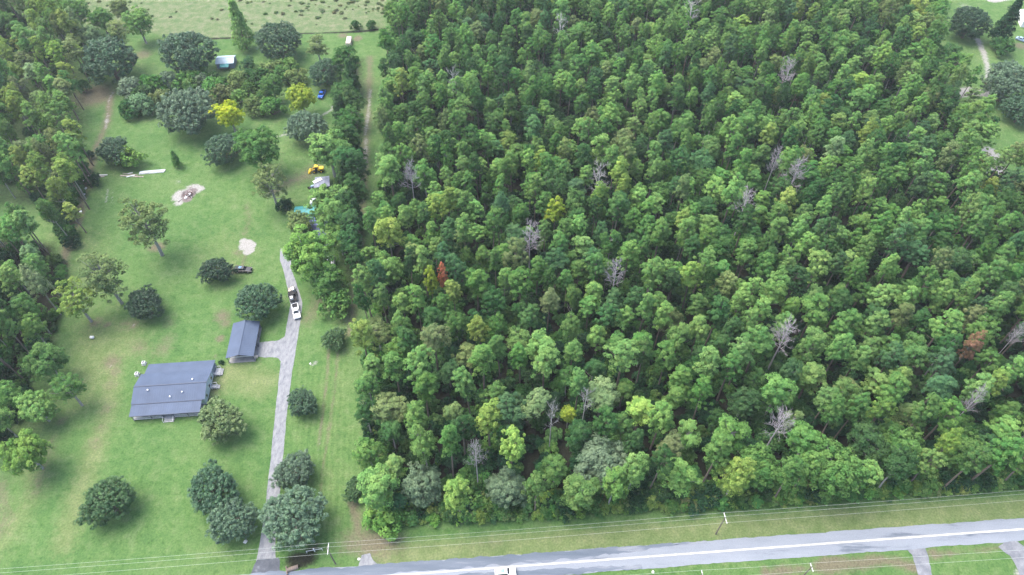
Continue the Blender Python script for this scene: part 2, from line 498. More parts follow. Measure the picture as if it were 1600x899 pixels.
    c = mix(math_('MULTIPLY', mask('dirt', 0.9, 0.12, 0.80), 0.85), c, soil)
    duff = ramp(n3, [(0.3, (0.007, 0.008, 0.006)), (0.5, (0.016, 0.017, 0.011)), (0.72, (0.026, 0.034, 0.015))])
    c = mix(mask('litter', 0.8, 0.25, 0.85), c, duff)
    sand = ramp(n3, [(0.3, (0.19, 0.185, 0.165)), (0.7, (0.37, 0.365, 0.35))])
    c = mix(mask('sand', 1.4, 0.25, 0.85), c, sand)
    ash = ramp(n3, [(0.35, (0.07, 0.055, 0.055)), (0.6, (0.20, 0.17, 0.165)), (0.75, (0.36, 0.33, 0.33))])
    c = mix(mask('ashy', 0.9, 0.35, 0.75), c, ash)
    l.new(c, p.inputs['Base Color'])
    p.inputs['Roughness'].default_value = 0.95
    p.inputs['Specular IOR Level'].default_value = 0.15
    bu = n.new('ShaderNodeBump'); bu.inputs['Strength'].default_value = 0.7; bu.inputs['Distance'].default_value = 0.25
    l.new(n3, bu.inputs['Height'])
    l.new(bu.outputs[0], p.inputs['Normal'])
    return m

gme = np_mesh('ground', np.stack([gpx, gpy, np.zeros_like(gpx)], -1), quads, ground_mat(), CH)
ground = bpy.data.objects.new('ground', gme)
COL.objects.link(ground)
tag(ground, 'mown green lawn with worn sandy patches and dark forest floor', kind='structure')

# ------------------------------------------------------------------ road, drives
def resample(pts, step):
    pts = np.array(pts, float)
    s = np.r_[0, np.cumsum(np.hypot(*np.diff(pts[:, :2], axis=0).T))]
    t = np.arange(0, s[-1] + step / 2, step)
    return np.stack([np.interp(t, s, pts[:, k]) for k in range(pts.shape[1])], -1)

def strip(name, pts, z, m, jit=0.2, step=0.8, nacross=6, seed=0, crown=0.0, label=None):
    # pts: x, y, half width
    q = resample(pts, step)
    d = np.gradient(q[:, :2], axis=0)
    d /= np.linalg.norm(d, axis=1)[:, None]
    nn = np.stack([-d[:, 1], d[:, 0]], -1)
    vs = []
    for j in range(nacross + 1):
        s = 1 - 2 * j / nacross
        w = q[:, 2].copy()
        if j in (0, nacross):
            k = np.arange(len(q)) * step
            w += jit * (2.2 * (vnoise(k / 3.1 + seed, 3 + 7 * j + k * 0) - 0.5) + 1.6 * (vnoise(k / 0.9 + seed, 11 + 5 * j + k * 0) - 0.5))
        zz = z + crown * (1 - s * s)
        vs.append(np.column_stack([q[:, :2] + nn * (s * w)[:, None], np.full(len(q), zz)]))
    V = np.stack(vs, 1).reshape(-1, 3)
    k = np.arange(len(q) * (nacross + 1)).reshape(len(q), nacross + 1)
    Q = np.stack([k[:-1, :-1], k[:-1, 1:], k[1:, 1:], k[1:, :-1]], -1).reshape(-1, 4)
    o = bpy.data.objects.new(name, np_mesh(name, V, Q, m))
    COL.objects.link(o)
    tag(o, label, kind='structure')
    return o

def asphalt_mat(name, stops, scale, stretch, rough=0.75, ang=4.2):
    m, n, l, p = new_mat(name)
    tc = n.new('ShaderNodeTexCoord')
    mp = n.new('ShaderNodeMapping')
    mp.inputs['Rotation'].default_value = (0, 0, R(-ang)); mp.inputs['Scale'].default_value = (1 / stretch, 1, 1)
    l.new(tc.outputs['Object'], mp.inputs['Vector'])
    a = n.new('ShaderNodeTexNoise'); a.inputs['Scale'].default_value = scale; a.inputs['Detail'].default_value = 8; a.inputs['Roughness'].default_value = 0.65
    l.new(mp.outputs[0], a.inputs['Vector'])
    r = n.new('ShaderNodeValToRGB'); e = r.color_ramp.elements
    while len(e) < len(stops): e.new(0.5)
    for el, (pos, c) in zip(e, stops):
        el.position = pos; el.color = (*c, 1)
    l.new(a.outputs['Fac'], r.inputs['Fac'])
    b = n.new('ShaderNodeTexNoise'); b.inputs['Scale'].default_value = 5; b.inputs['Detail'].default_value = 5
    l.new(tc.outputs['Object'], b.inputs['Vector'])
    mx = n.new('ShaderNodeMix'); mx.data_type = 'RGBA'; mx.blend_type = 'OVERLAY'; mx.inputs[0].default_value = 0.35
    l.new(r.outputs[0], mx.inputs[6]); l.new(b.outputs['Color'], mx.inputs[7])
    bw = n.new('ShaderNodeRGBToBW'); l.new(b.outputs['Color'], bw.inputs[0]); l.new(bw.outputs[0], mx.inputs[7])
    l.new(mx.outputs[2], p.inputs['Base Color'])
    p.inputs['Roughness'].default_value = rough
    bu = n.new('ShaderNodeBump'); bu.inputs['Strength'].default_value = 0.3; bu.inputs['Distance'].default_value = 0.05
    l.new(b.outputs['Fac'], bu.inputs['Height']); l.new(bu.outputs[0], p.inputs['Normal'])
    return m

M['road_pale'] = asphalt_mat('pale_weathered_asphalt', [(0.34, (0.095, 0.115, 0.145)), (0.42, (0.185, 0.210, 0.245)), (0.7, (0.225, 0.250, 0.285))], 0.42, 7)
M['road_wet'] = asphalt_mat('damp_dark_asphalt', [(0.40, (0.078, 0.102, 0.136)), (0.55, (0.112, 0.136, 0.173)), (0.64, (0.204, 0.224, 0.252))], 0.35, 8)
M['gravel'] = asphalt_mat('grey_gravel', [(0.34, (0.125, 0.135, 0.155)), (0.5, (0.195, 0.205, 0.22)), (0.68, (0.25, 0.255, 0.26))], 0.5, 0.4, 0.95, 7)
M['apron'] = asphalt_mat('dark_apron_asphalt', [(0.35, (0.040, 0.048, 0.062)), (0.6, (0.070, 0.080, 0.098)), (0.7, (0.13, 0.14, 0.155))], 0.5, 1, 0.8)
M['side'] = asphalt_mat('worn_grey_asphalt', [(0.35, (0.12, 0.13, 0.15)), (0.6, (0.19, 0.20, 0.22)), (0.7, (0.25, 0.26, 0.275))], 0.5, 1, 0.85)
M['line'] = mat('worn_line_paint', (0.46, 0.45, 0.40), 0.7, 0.25, 0.9)

rc = np.array(px((587, 903), (1083, 865), (1600, 828.5)))
rdir = (rc[2] - rc[0]) / np.linalg.norm(rc[2] - rc[0])
rpos = rc[1]
ROADHW = 2.62
def road_pt(s, off=0.0):
    return (rpos[0] + rdir[0] * s - rdir[1] * off, rpos[1] + rdir[1] * s + rdir[0] * off)
strip('road', [(*road_pt(-400), ROADHW), (*road_pt(600), ROADHW)], 0.05, M['road_pale'], 0.12, 1.0, 8, 1, 0.05,
      'pale blue grey country road running beside the forest')
strip('road_damp_patch', [(*road_pt(-300, 1.5), 1.15), (*road_pt(-60, 1.5), 1.12), (*road_pt(-25, 1.75), .9), (*road_pt(-6, 2.2), .35), (*road_pt(4, 2.4), .12)], 0.115, M['road_wet'], 0.25, .7, 3, 4,
      label='dark damp lane along the forest side of the road')
strip('road_damp_patch', [(*road_pt(-300, -1.7), .9), (*road_pt(-60, -1.7), .9), (*road_pt(-30, -1.9), .65), (*road_pt(-12, -2.2), .3)], 0.115, M['road_wet'], 0.25, .7, 3, 9,
      label='dark damp lane along the open side of the road')
strip('centre_line', [(*road_pt(-400), .16), (*road_pt(-70), .18), (*road_pt(-20), .20), (*road_pt(600), .26)], 0.125, M['line'], 0.02, 1.2, 1, 2,
      label='worn pale line down the middle of the road')

drv = [(415, 882, 2.3), (418, 850, 1.8), (424, 800, 1.55), (432, 720, 1.5), (440, 640, 1.55), (447, 580, 1.7), (452, 545, 1.95), (459, 505, 1.9), (463, 475, 1.8), (458, 452, 1.5), (450, 425, 1.2), (446, 405, 1.7), (443, 388, 1.0)]
strip('driveway', [(*G(u, v), w) for u, v, w in drv], 0.03, M['gravel'], 0.06, 0.5, 6, 3, label='pale grey gravel driveway curving up to the trailers')
strip('driveway', [(*G(402, 547), 2.6), (*G(424, 546), 2.75), (*G(434, 545.5), 3.1), (*G(439, 545.2), 3.7), (*G(443, 545), 4.6), (*G(446, 544.8), 5.6)], 0.036, M['gravel'], 0.15, 0.35, 6, 8, label='gravel spur leading from the driveway into the carport')
strip('driveway_apron', [(*G(409, 915), 3.3), (*G(415, 897), 3.1), (*G(418, 878), 2.7), (*G(419, 872), 2.2)], 0.042, M['apron'], 0.15, 0.6, 5, 5, label='dark asphalt apron where the gravel driveway meets the road')
strip('culvert_apron', [(*G(574, 885), 1.9), (*G(573, 876), 1.3), (*G(572, 866), 0.9)], 0.03, M['gravel'], 0.25, 0.5, 4, 6, label='short gravel apron at the grassy track beside the forest')
strip('side_drive', [(*G(1430, 854), 2.0), (*G(1437, 868), 1.9), (*G(1446, 905), 1.5)], 0.03, M['side'], 0.2, 0.6, 5, 7, label='narrow grey drive leaving the road between dirt verges')
strip('side_drive', [(*G(1572, 846), 2.6), (*G(1592, 866), 2.4), (*G(1612, 905), 2.2)], 0.03, M['side'], 0.2, 0.6, 5, 12, label='wide grey drive leaving the road in the picture corner')

# ------------------------------------------------------------------ tree kinds (meshes shared by all trees of a kind)
def leaf_mesh(name, clumps, rng, per=70, size=0.34, m=None, flat=0.8, soft=True):
    """clumps: rows x, y, z, r. Leaf-sized bent quads spread over and through each clump."""
    clumps = np.asarray(clumps, float)
    C = np.repeat(clumps[:, :3], per, 0)
    rr = np.repeat(clumps[:, 3], per)
    n = len(C)
    d = rng.normal(size=(n, 3)); d /= np.linalg.norm(d, axis=1)[:, None]
    d[:, 2] = np.where(d[:, 2] < -0.35, -d[:, 2], d[:, 2])
    rad = rr * rng.uniform(0.45, 1.08, n) ** 0.6
    P = C + d * rad[:, None] * np.array([1, 1, flat])
    cen = clumps[:, :3].mean(0)
    o_ = P - cen; o_ /= np.linalg.norm(o_, axis=1)[:, None] + 1e-6
    nrm = d + rng.normal(size=(n, 3)) * 0.6 + np.array([0, 0, 0.5]) if not soft else d * .7 + o_ * .7 + rng.normal(size=(n, 3)) * 0.52 + np.array([0, 0, 0.55])
    nrm /= np.linalg.norm(nrm, axis=1)[:, None]
    t = np.cross(nrm, rng.normal(size=(n, 3))); t /= np.linalg.norm(t, axis=1)[:, None]
    b = np.cross(nrm, t)
    s = size * rng.uniform(0.65, 1.35, n)
    L = t * (s * 0.62)[:, None]; W = b * (s * 0.36)[:, None]
    bend = nrm * (s * 0.16)[:, None]
    V = np.stack([P - L - bend, P + W + bend * .4, P + L - bend, P - W + bend * .4], 1).reshape(-1, 3)
    cv = np.repeat(np.repeat(rng.random(len(clumps)), per), 4)
    return np_mesh(name, V, np.arange(n * 4).reshape(-1, 4), m or M['leaf'], {'cv': cv})

def dome(rng, n, R_, hh, cz, rlo, rhi, zmin=-0.55, lobes=0.18, inner=0.2, core=0.72):
    out = []
    ph = rng.uniform(0, 6.28, 4)
    for i in range(n):
        z = zmin + (1 - zmin) * (i + 0.5) / n
        a = i * 2.399963 + rng.normal() * 0.25
        q = math.sqrt(max(0.0, 1 - z * z))
        k = 1 + lobes * (math.sin(2 * a + ph[0]) * 0.6 + math.sin(3 * a + ph[1]) * 0.5 + math.sin(5 * a + ph[2] + 2 * z) * 0.5)
        f = core * rng.uniform(0.78, 1.12) * k
        out.append((q * math.cos(a) * R_ * f, q * math.sin(a) * R_ * f, cz + z * hh * core * rng.uniform(0.85, 1.12), rng.uniform(rlo, rhi)))
    for i in range(int(n * inner)):
        a = rng.uniform(0, 6.28); q = math.sqrt(rng.random()) * 0.45
        out.append((q * math.cos(a) * R_, q * math.sin(a) * R_, cz + rng.uniform(-0.3, 0.6) * hh, rng.uniform(rlo, rhi)))
    return out

def limbs(mb, rng, z0, z1, clumps, k, r, n=4):
    for c in rng.permutation(np.asarray(clumps))[:k]:
        zz = min(max(z0, c[2] - 0.6 * math.hypot(c[0], c[1])), z1)
        p0 = np.array((0, 0, zz)); p2 = c[:3]
        p1 = (p0 + p2) / 2 + np.array((rng.normal() * .2, rng.normal() * .2, -0.25))
        mb.path([p0, p1, p2], [r, r * .65, r * .25], n)

KIND = {}      # kind -> list of (trunk mesh, crown mesh); nominal crown radius, nominal centre height, nominal total height
NOM = {}
def lobed(rng, nl, R_, hh, cz, rl, per_lobe, rlo, rhi, top=True):
    """a crown of several uneven lobes, each a small dome of leaf clumps"""
    out = []
    a0 = rng.uniform(0, 6.28)
    for i in range(nl):
        a = a0 + i * 2.4 + rng.normal() * .35
        z = -0.62 + 1.35 * (i + .5) / nl + rng.normal() * .08
        q = R_ * math.sqrt(max(.05, 1 - z * z)) * rng.uniform(.32, .64)
        if top and i == nl - 1: q *= .25
        r = R_ * rng.uniform(*rl)
        for c in dome(rng, per_lobe, r, r * rng.uniform(.8, 1.25), 0, rlo, rhi, -.45, .2, .15, .85):
            out.append((q * math.cos(a) + c[0], q * math.sin(a) + c[1], cz + z * hh + c[2], c[3]))
    return out
def make_pine(seed, dense=1.0):
    rng = np.random.default_rng(seed)
    R_, hh, cz = 2.95 * rng.uniform(.85, 1.15), rng.uniform(4.5, 6.2), 14.4
    cl = lobed(rng, int(rng.integers(7, 11)), R_, hh, cz, (.40, .62), 10, .38, .76)
    for i in range(5):      # stray tufts at the limb ends
        a = rng.uniform(0, 6.28); q = R_ * rng.uniform(.8, 1.12)
        cl.append((q * math.cos(a), q * math.sin(a), cz + rng.uniform(-.6, .4) * hh, rng.uniform(.35, .6)))
    mb = MB()
    mb.path([(0, 0, -0.1), (0.08, 0.03, 7), (0.02, -0.06, 13), (0, 0, 18.6)], [0.26, 0.21, 0.15, 0.05], 7)
    limbs(mb, rng, 8.5, 17, cl, 20, 0.07)
    return mb.mesh('pine_trunk', M['bark']), leaf_mesh('pine_crown', cl, rng, int(62 * dense), 0.29, flat=0.85)
def make_hard(seed, per=66):
    rng = np.random.default_rng(seed)
    R_, hh, cz = 4.2, rng.uniform(4.2, 5.4), 11.4
    cl = lobed(rng, int(rng.integers(8, 12)), R_, hh, cz, (.38, .56), 11, .5, 1.0, False)
    mb = MB()
    mb.path([(0, 0, -0.1), (0.15, 0.1, 5), (0.05, -0.1, 9), (0, 0, 14)], [0.30, 0.24, 0.16, 0.05], 7)
    limbs(mb, rng, 5.0, 13, cl, 26, 0.10)
    return mb.mesh('hardwood_trunk', M['bark_pale']), leaf_mesh('hardwood_crown', cl, rng, per, 0.31, flat=0.8)
def make_oak(seed):
    rng = np.random.default_rng(seed)
    R_, hh, cz = 6.0, 4.7, 4.7
    cl = dome(rng, 330, R_, hh, cz, 0.28, 0.66, -0.66, 0.24, 0.2, 0.86)
    for i in range(11):      # bulges that break the round outline
        a = rng.uniform(0, 6.28); z = rng.uniform(-.3, .8); q = 4.2 * math.sqrt(1 - z * z)
        for c in dome(rng, 12, 1.7, 1.4, 0, .4, .7, -.2, .2, .1, .9):
            cl.append((q * math.cos(a) + c[0], q * math.sin(a) + c[1], cz + z * 3.6 + c[2], c[3]))
    mb = MB()
    mb.path([(0, 0, -0.1), (0.1, 0.05, 1.5), (0.0, 0.0, 4.5), (0, 0, 7)], [0.5, 0.38, 0.25, 0.06], 9)
    limbs(mb, rng, 1.2, 6, cl, 22, 0.16, 5)
    return mb.mesh('oak_trunk', M['bark']), leaf_mesh('oak_crown', cl, rng, 48, 0.27, M['leaf_waxy'], flat=0.95, soft=False)
def make_open(seed):
    rng = np.random.default_rng(seed)
    R_, hh, cz = 5.5, 4.6, 8.4
    cl = lobed(rng, 13, R_, hh, cz, (.28, .42), 9, .4, .8, False)
    mb = MB()
    mb.path([(0, 0, -0.1), (0.1, 0, 2.5), (0.0, 0.1, 6), (0, 0, 11)], [0.36, 0.30, 0.2, 0.05], 8)
    limbs(mb, rng, 2.2, 9, cl, 40, 0.10, 5)
    return mb.mesh('spreading_trunk', M['bark_pale']), leaf_mesh('spreading_crown', cl, rng, 44, 0.32, flat=0.75)
def make_broad(seed):
    rng = np.random.default_rng(seed)
    R_, hh, cz = 6.0, 4.6, 7.4
    cl = lobed(rng, 17, R_, hh, cz, (.27, .42), 12, .45, .9, False)
    cl += dome(rng, 50, 4.6, 3.9, cz, .5, .9, -.5, .2, .2, .85)
    mb = MB()
    mb.path([(0, 0, -0.1), (0.1, 0, 2.0), (0.0, 0.1, 5), (0, 0, 10)], [0.42, 0.34, 0.22, 0.05], 8)
    limbs(mb, rng, 1.8, 8, cl, 30, 0.12, 5)
    return mb.mesh('broad_trunk', M['bark_pale']), leaf_mesh('broad_crown', cl, rng, 50, 0.34, flat=0.85)
def make_cedar(seed):
    rng = np.random.default_rng(seed)
    cl = []
    for i in range(95):
        z = (i + .5) / 95
        a = i * 2.4 + rng.normal() * .2
        q = 2.2 * (1 - z) ** 0.6 * rng.uniform(.35, 1.1)
        cl.append((q * math.cos(a), q * math.sin(a), 0.9 + 9.6 * z, rng.uniform(.5, .85) * (1.1 - .4 * z)))
    mb = MB()
    mb.path([(0, 0, -.1), (0, 0, 5), (0, 0, 10)], [.22, .15, .04], 7)
    limbs(mb, rng, 1, 9, cl, 12, .06)
    return mb.mesh('cedar_trunk', M['bark']), leaf_mesh('cedar_crown', cl, rng, 70, 0.28, flat=1.0)
def make_shrub(seed):
    rng = np.random.default_rng(seed)
    cl = dome(rng, 30, 1.6, 1.35, 1.1, .28, .6, -0.5, .3, .25, .8)
    mb = MB()
    for c in cl[:9]:
        mb.path([(0, 0, -.05), (c[0] * .4, c[1] * .4, c[2] * .55), c[:3]], [.06, .04, .015], 4)
    return mb.mesh('shrub_stems', M['bark']), leaf_mesh('shrub_leaves', cl, rng, 42, 0.26, flat=.85, soft=False)
def make_dead(seed, dense=1.0):
    rng = np.random.default_rng(seed)
    mb = MB(); tr = MB()
    top = 17.5
    tr.path([(0, 0, -.1), (.1, .05, 6), (0, -.1, 12), (.05, 0, top)], [.26, .2, .14, .04], 7)
    def branch(p, d, L, r, lev):
        q = p + d * L * .5 + rng.normal(size=3) * L * .06
        e = q + (d + np.array((0, 0, .25))) * L * .5
        mb.path([p, q, e], [r, r * .75, r * .45], 4)
        if lev > 0:
            for k in range(5 if lev > 1 else 6):
                t = rng.uniform(.3, 1)
                s = p + (q - p) * min(1, 2 * t) if t < .5 else q + (e - q) * (2 * t - 1)
                dd = d + rng.normal(size=3) * .65 + np.array((0, 0, .15)); dd /= np.linalg.norm(dd)
                branch(s, dd, L * rng.uniform(.4, .65), r * .55, lev - 1)
    n = int(26 * dense)
    for i in range(n):
        z = 9.5 + (top - 9.5) * (i + .5) / n
        a = i * 2.4 + rng.normal() * .3
        d = np.array((math.cos(a), math.sin(a), rng.uniform(.25, .8))); d /= np.linalg.norm(d)
        branch(np.array((0, 0, z)), d, (3.6 - 2.0 * (z - 9.5) / (top - 9.5)) * rng.uniform(.6, 1.15), .05, 2)
    return tr.mesh('bare_trunk', M['deadwood']), mb.mesh('bare_branches', M['deadwood'])
def make_snag(seed):
    a, b = make_dead(seed, .5)
    for me in (a, b): me.materials[0] = M['deadwood_white']
    return a, b

KIND['pine'] = [make_pine(100 + i) for i in range(14)]; NOM['pine'] = (3.1, 14.6, 20)
KIND['hard'] = [make_hard(200 + i) for i in range(10)]; NOM['hard'] = (4.2, 11.6, 16.5)
KIND['oak'] = [make_oak(300 + i) for i in range(7)]; NOM['oak'] = (6.45, 4.9, 9.5)
KIND['open'] = [make_open(400 + i) for i in range(3)]; NOM['open'] = (5.5, 9.0, 13)
KIND['broad'] = [make_broad(450 + i) for i in range(5)]; NOM['broad'] = (6.0, 7.6, 13)
KIND['cedar'] = [make_cedar(500 + i) for i in range(3)]; NOM['cedar'] = (2.6, 5.2, 10.8)
KIND['shrub'] = [make_shrub(600 + i) for i in range(4)]; NOM['shrub'] = (1.6, 1.1, 2.4)
KIND['dead'] = [make_dead(700 + i) for i in range(4)]; NOM['dead'] = (3.3, 14.0, 18)
KIND['snag'] = [make_snag(750 + i) for i in range(2)]; NOM['snag'] = (2.6, 12.5, 18)
KIND['sparse_pine'] = [make_pine(130 + i, .5) for i in range(2)]; NOM['sparse_pine'] = (2.95, 14.6, 20)

NAMES = {'pine': ('pine_tree', 'pine'), 'hard': ('hardwood_tree', 'tree'), 'oak': ('oak_tree', 'oak'), 'open': ('spreading_tree', 'tree'),
         'cedar': ('cedar_tree', 'cedar'), 'broad': ('hardwood_tree', 'tree'), 'shrub': ('shrub', 'shrub'), 'dead': ('bare_tree', 'dead tree'), 'snag': ('snag_tree', 'dead tree'), 'sparse_pine': ('pine_tree', 'pine')}
trng = random.Random(11)
ALL_TREES = []
def plant(kind, x, y, sxy, sz, tint, label, group=None, lean=(0, 0), variant=None, name=None, cat=None):
    nm, ct = NAMES[kind]
    vs = KIND[kind]
    tm, cm = vs[trng.randrange(len(vs)) if variant is None else variant % len(vs)]
    e = empty(name or nm, (x, y, 0), trng.uniform(0, 6.28))
    q_ = trng.uniform(-.1, .1)
    e.scale = (sxy * (1 + q_), sxy * (1 - q_), sz)
    e.rotation_euler[0] = lean[0]; e.rotation_euler[1] = lean[1]
    tag(e, label, cat or ct, group)
    t = bpy.data.objects.new('stem' if kind == 'shrub' else 'trunk', tm); COL.objects.link(t); t.parent = e
    bare = kind in ('dead', 'snag')
    c = bpy.data.objects.new('branches' if bare else 'foliage' if kind == 'shrub' else 'crown', cm); COL.objects.link(c); c.parent = e
    if bare:
        c['kind'] = 'stuff'
    else:
        c['tint'] = [float(q) for q in tint]
    ALL_TREES.append((e, t, c))
    return e

def plant_px(kind, u, v, wpx, tint, label, group=None, hs=None, **kw):
    """crown centre seen at pixel u, v; wpx = crown width in pixels"""
    rn, cn, hn = NOM[kind]
    z = cn
    for _ in range(4):
        x, y = G(u, v, z)
        s = wpx / 2 / proj(x, y, z)[2] / rn
        sz = hs if hs else (s if kind in ('oak', 'shrub', 'open', 'cedar', 'broad') else 0.45 + 0.35 * s)
        z = cn * sz
    return plant(kind, x, y, s, sz, tint, label, group, **kw), x, y

T = {'mid': (.100, .220, .056), 'light': (.155, .300, .078), 'deep': (.054, .134, .042), 'blue': (.070, .165, .064), 'yellow-green': (.205, .315, .066),
     'olive': (.155, .228, .080), 'oak': (.054, .128, .060), 'oakgrey': (.104, .192, .104), 'dark': (.028, .078, .036), 'lime': (.165, .310, .064),
     'gold': (.43, .52, .045), 'brightyellow': (.28, .38, .055), 'rust': (.48, .19, .10), 'rustbrown': (.27, .17, .10), 'pale': (.20, .32, .130), 'moss': (.142, .222, .122)}
for _k in ('mid', 'light', 'deep', 'blue', 'yellow-green', 'olive'):
    T[_k] = tuple(q * 1.07 for q in T[_k])
for _k in T:      # real leaves are a little greyer than pure green
    if _k not in ('gold', 'rust', 'brightyellow', 'rustbrown'):
        g_ = .3 * T[_k][0] + .6 * T[_k][1] + .1 * T[_k][2]
        T[_k] = tuple(q * .95 + g_ * .05 for q in T[_k])
T['oak'] = tuple(q * 1.14 for q in T['oak'])
def jit(c, a=0.12, r=trng):
    k = 1 + r.uniform(-a, a)
    return tuple(max(0.0, q * k * (1 + r.uniform(-a * .5, a * .5))) for q in c)

# ------------------------------------------------------------------ single trees of the homestead
OAKS = 'oaks and shade trees on the lawn'
LAWN = [
 # kind, u, v, width, tint, label
 ('oak', 170, 93, 92, 'oak', 'broad dark blue-green oak beside the brown dirt patch below the meadow'),
 ('oak', 292, 83, 90, 'oak', 'domed dark oak beside the shed with the pale blue roof'),
 ('oak', 435, 64, 76, 'oak', 'rounded dark oak below the meadow fence line, near the small beige trailer'),
 ('oak', 291, 174, 96, 'oakgrey', 'big silvery grey-green oak next to the golden yellow tree'),
 ('oak', 178, 236, 56, 'oak', 'dark oak at the lumber pile behind a bright green bush'),
 ('oak', 348, 234, 62, 'oak', 'tall dark blue-green oak below the golden yellow tree at the lawn edge'),
 ('oak', 478, 198, 66, 'oakgrey', 'grey-green oak below the yellow-green tree, beside the curved sandy track'),
 ('oak', 508, 114, 56, 'oak', 'dark oak standing over the blue car'),
 ('oak', 227, 475, 62, 'dark', 'very dark glossy round tree alone on the lawn above the house'),
 ('oak', 338, 423, 52, 'dark', 'dark round oak touching the parked black car'),
 ('oak', 402, 470, 72, 'oak', 'wide low oak between the carport and the black car'),
 ('oak', 345, 658, 78, 'olive', 'light green mottled tree at the corner of the house porch'),
 ('oak', 472, 629, 52, 'oak', 'small round oak beside the driveway, level with the house'),
 ('oak', 333, 764, 86, 'oak', 'large round dark oak on the front lawn behind a pointed bluish one'),
 ('oak', 362, 814, 82, 'oakgrey', 'irregular bluish oak on the front lawn beside the driveway mouth'),
 ('oak', 168, 784, 84, 'deep', 'dark green oak alone in the middle of the front lawn'),
 ('oak', 460, 736, 66, 'oakgrey', 'grey-green round oak on the driveway edge above the biggest roadside oak'),
 ('oak', 458, 806, 106, 'oakgrey', 'biggest oak, overhanging the driveway near the road'),
 ('oak', 523, 530, 42, 'deep', 'small dark round tree on the wheel tracks across from the carport'),
 ('oak', 557, 764, 44, 'deep', 'dark low tree at the lawn edge of the forest near the road'),
 ('hard', 358, 180, 52, 'gold', 'golden yellow tree among dark oaks'),
 ('hard', 470, 153, 54, 'brightyellow', 'yellow-green tree beside the blue car'),
 ('open', 225, 347, 92, 'olive', 'spreading thin-leaved tree with bare trunk below the burn pile'),
 ('open', 160, 428, 88, 'olive', 'hazy olive tree on the lawn below the spreading thin-leaved tree'),
 ('open', 116, 466, 72, 'yellow-green', 'pale yellow-green tree leaning over the lawn near a white tank'),
 ('hard', 40, 708, 82, 'lime', 'bright lime green tree at the lawn corner by the dark wood'),
 ('hard', 56, 636, 66, 'light', 'light green tree with thin trunk above the lime green tree'),
 ('open', 104, 606, 64, 'mid', 'olive green tree with bare trunk across the lawn from the house gable'),
 ('hard', 72, 566, 76, 'mid', 'mid green tree at the edge of the dark wood, level with the carport'),
 ('cedar', 374, 40, 40, 'light', 'tall light green conical tree rising above the shed in front of the meadow'),
 ('broad', 215, 36, 54, 'light', 'light green tree with crooked dark trunk standing in the meadow behind the broad oak'),
 ('broad', 158, 30, 44, 'mid', 'mid green tree behind the broad oak at the meadow edge'),
 ('broad', 118, 18, 54, 'light', 'light green tree at the wood corner below the far field'),
 ('broad', 140, 56, 40, 'pale', 'pale loose tree between the wood and the broad dark oak'),
 ('broad', 188, 14, 36, 'olive', 'olive tree in the meadow between two greener ones'),
 ('sparse_pine', 185, 52, 36, 'olive', 'thin brownish pine directly behind the broad oak'),
 ('hard', 402, 230, 84, 'mid', 'mid green tree between the dark blue-green oak and the yellow loader'),
 ('open', 420, 284, 70, 'olive', 'feathery olive tree at the lawn edge opposite the yellow loader'),
 ('shrub', 445, 322, 26, 'dark', 'dark low bush in front of the teal roof'),
 ('hard', 514, 236, 82, 'light', 'wide fresh green tree behind the yellow loader'),
 ('hard', 518, 328, 88, 'light', 'light green tree over the teal and white roofs'),
 ('broad', 468, 350, 50, 'olive', 'olive tree half covering the blue roof'),
 ('hard', 484, 400, 98, 'lime', 'large bright green tree at the end of the driveway'),
 ('hard', 530, 372, 60, 'light', 'light green tree between the blue roof and the forest track'),
 ('hard', 512, 440, 66, 'mid', 'mid green tree below the white camper beside the parked truck'),
 ('shrub', 528, 470, 54, 'mid', 'loose green thicket on bare ground at the end of the forest track'),
 ('pine', 555, 404, 30, 'deep', 'dark pine beside the forest track, level with the white camper'),
 ('shrub', 201, 247, 40, 'lime', 'bright yellow-green bush at the lumber pile'),
 ('cedar', 274, 249, 16, 'mid', 'slim leaning sapling alone on the lawn above the burn pile'),
 ('shrub', 555, 40, 17, 'deep', 'dark round bush on the meadow fence line'),
 ('shrub', 580, 40, 17, 'deep', 'bush at the end of the meadow fence line by the forest'),
 ('hard', 495, 75, 40, 'olive', 'thin olive tree behind the dark oak over the blue car'),
 ('hard', 425, 135, 44, 'mid', 'leafy green tree beside the yellow-green tree, towards the shed'),
 ('shrub', 388, 102, 26, 'blue', 'small blue-green tree at the end of the pale blue shed'),
 ('oak', 1515, 36, 66, 'dark', 'very dark wide tree over the sandy drive in the far clearing'),
 ('cedar', 1574, 36, 36, 'dark', 'dark conical tree beside the parked car in the far clearing'),
 ('shrub', 1568, 74, 34, 'deep', 'dark bush standing in the far clearing below the conical tree'),
 ('oak', 1576, 130, 84, 'oakgrey', 'wide grey-green oak by the sandy turn in the far clearing'),
 ('oak', 1598, 172, 60, 'oak', 'dark oak at the picture edge below the sandy turn'),
 ('shrub', 1464, 6, 30, 'deep', 'dark bush in the far clearing at the forest corner'),
 ('shrub', 600, 816, 52, 'lime', 'bright green bush at the forest corner by the road'),
]
NAME2 = {'oak': ('oak_tree', 'oak')}
LANDM = []
for i, (k, u, v, w, t, lb) in enumerate(LAWN):
    if k == 'hard' and w >= 44: k = 'broad'
    e, x, y = plant_px(k, u, v, w, T[t] if t in ('gold', 'brightyellow') else jit(T[t], .08), lb, OAKS if k == 'oak' else None, variant=i,
                       hs=(1.05 if k == 'pine' else None))
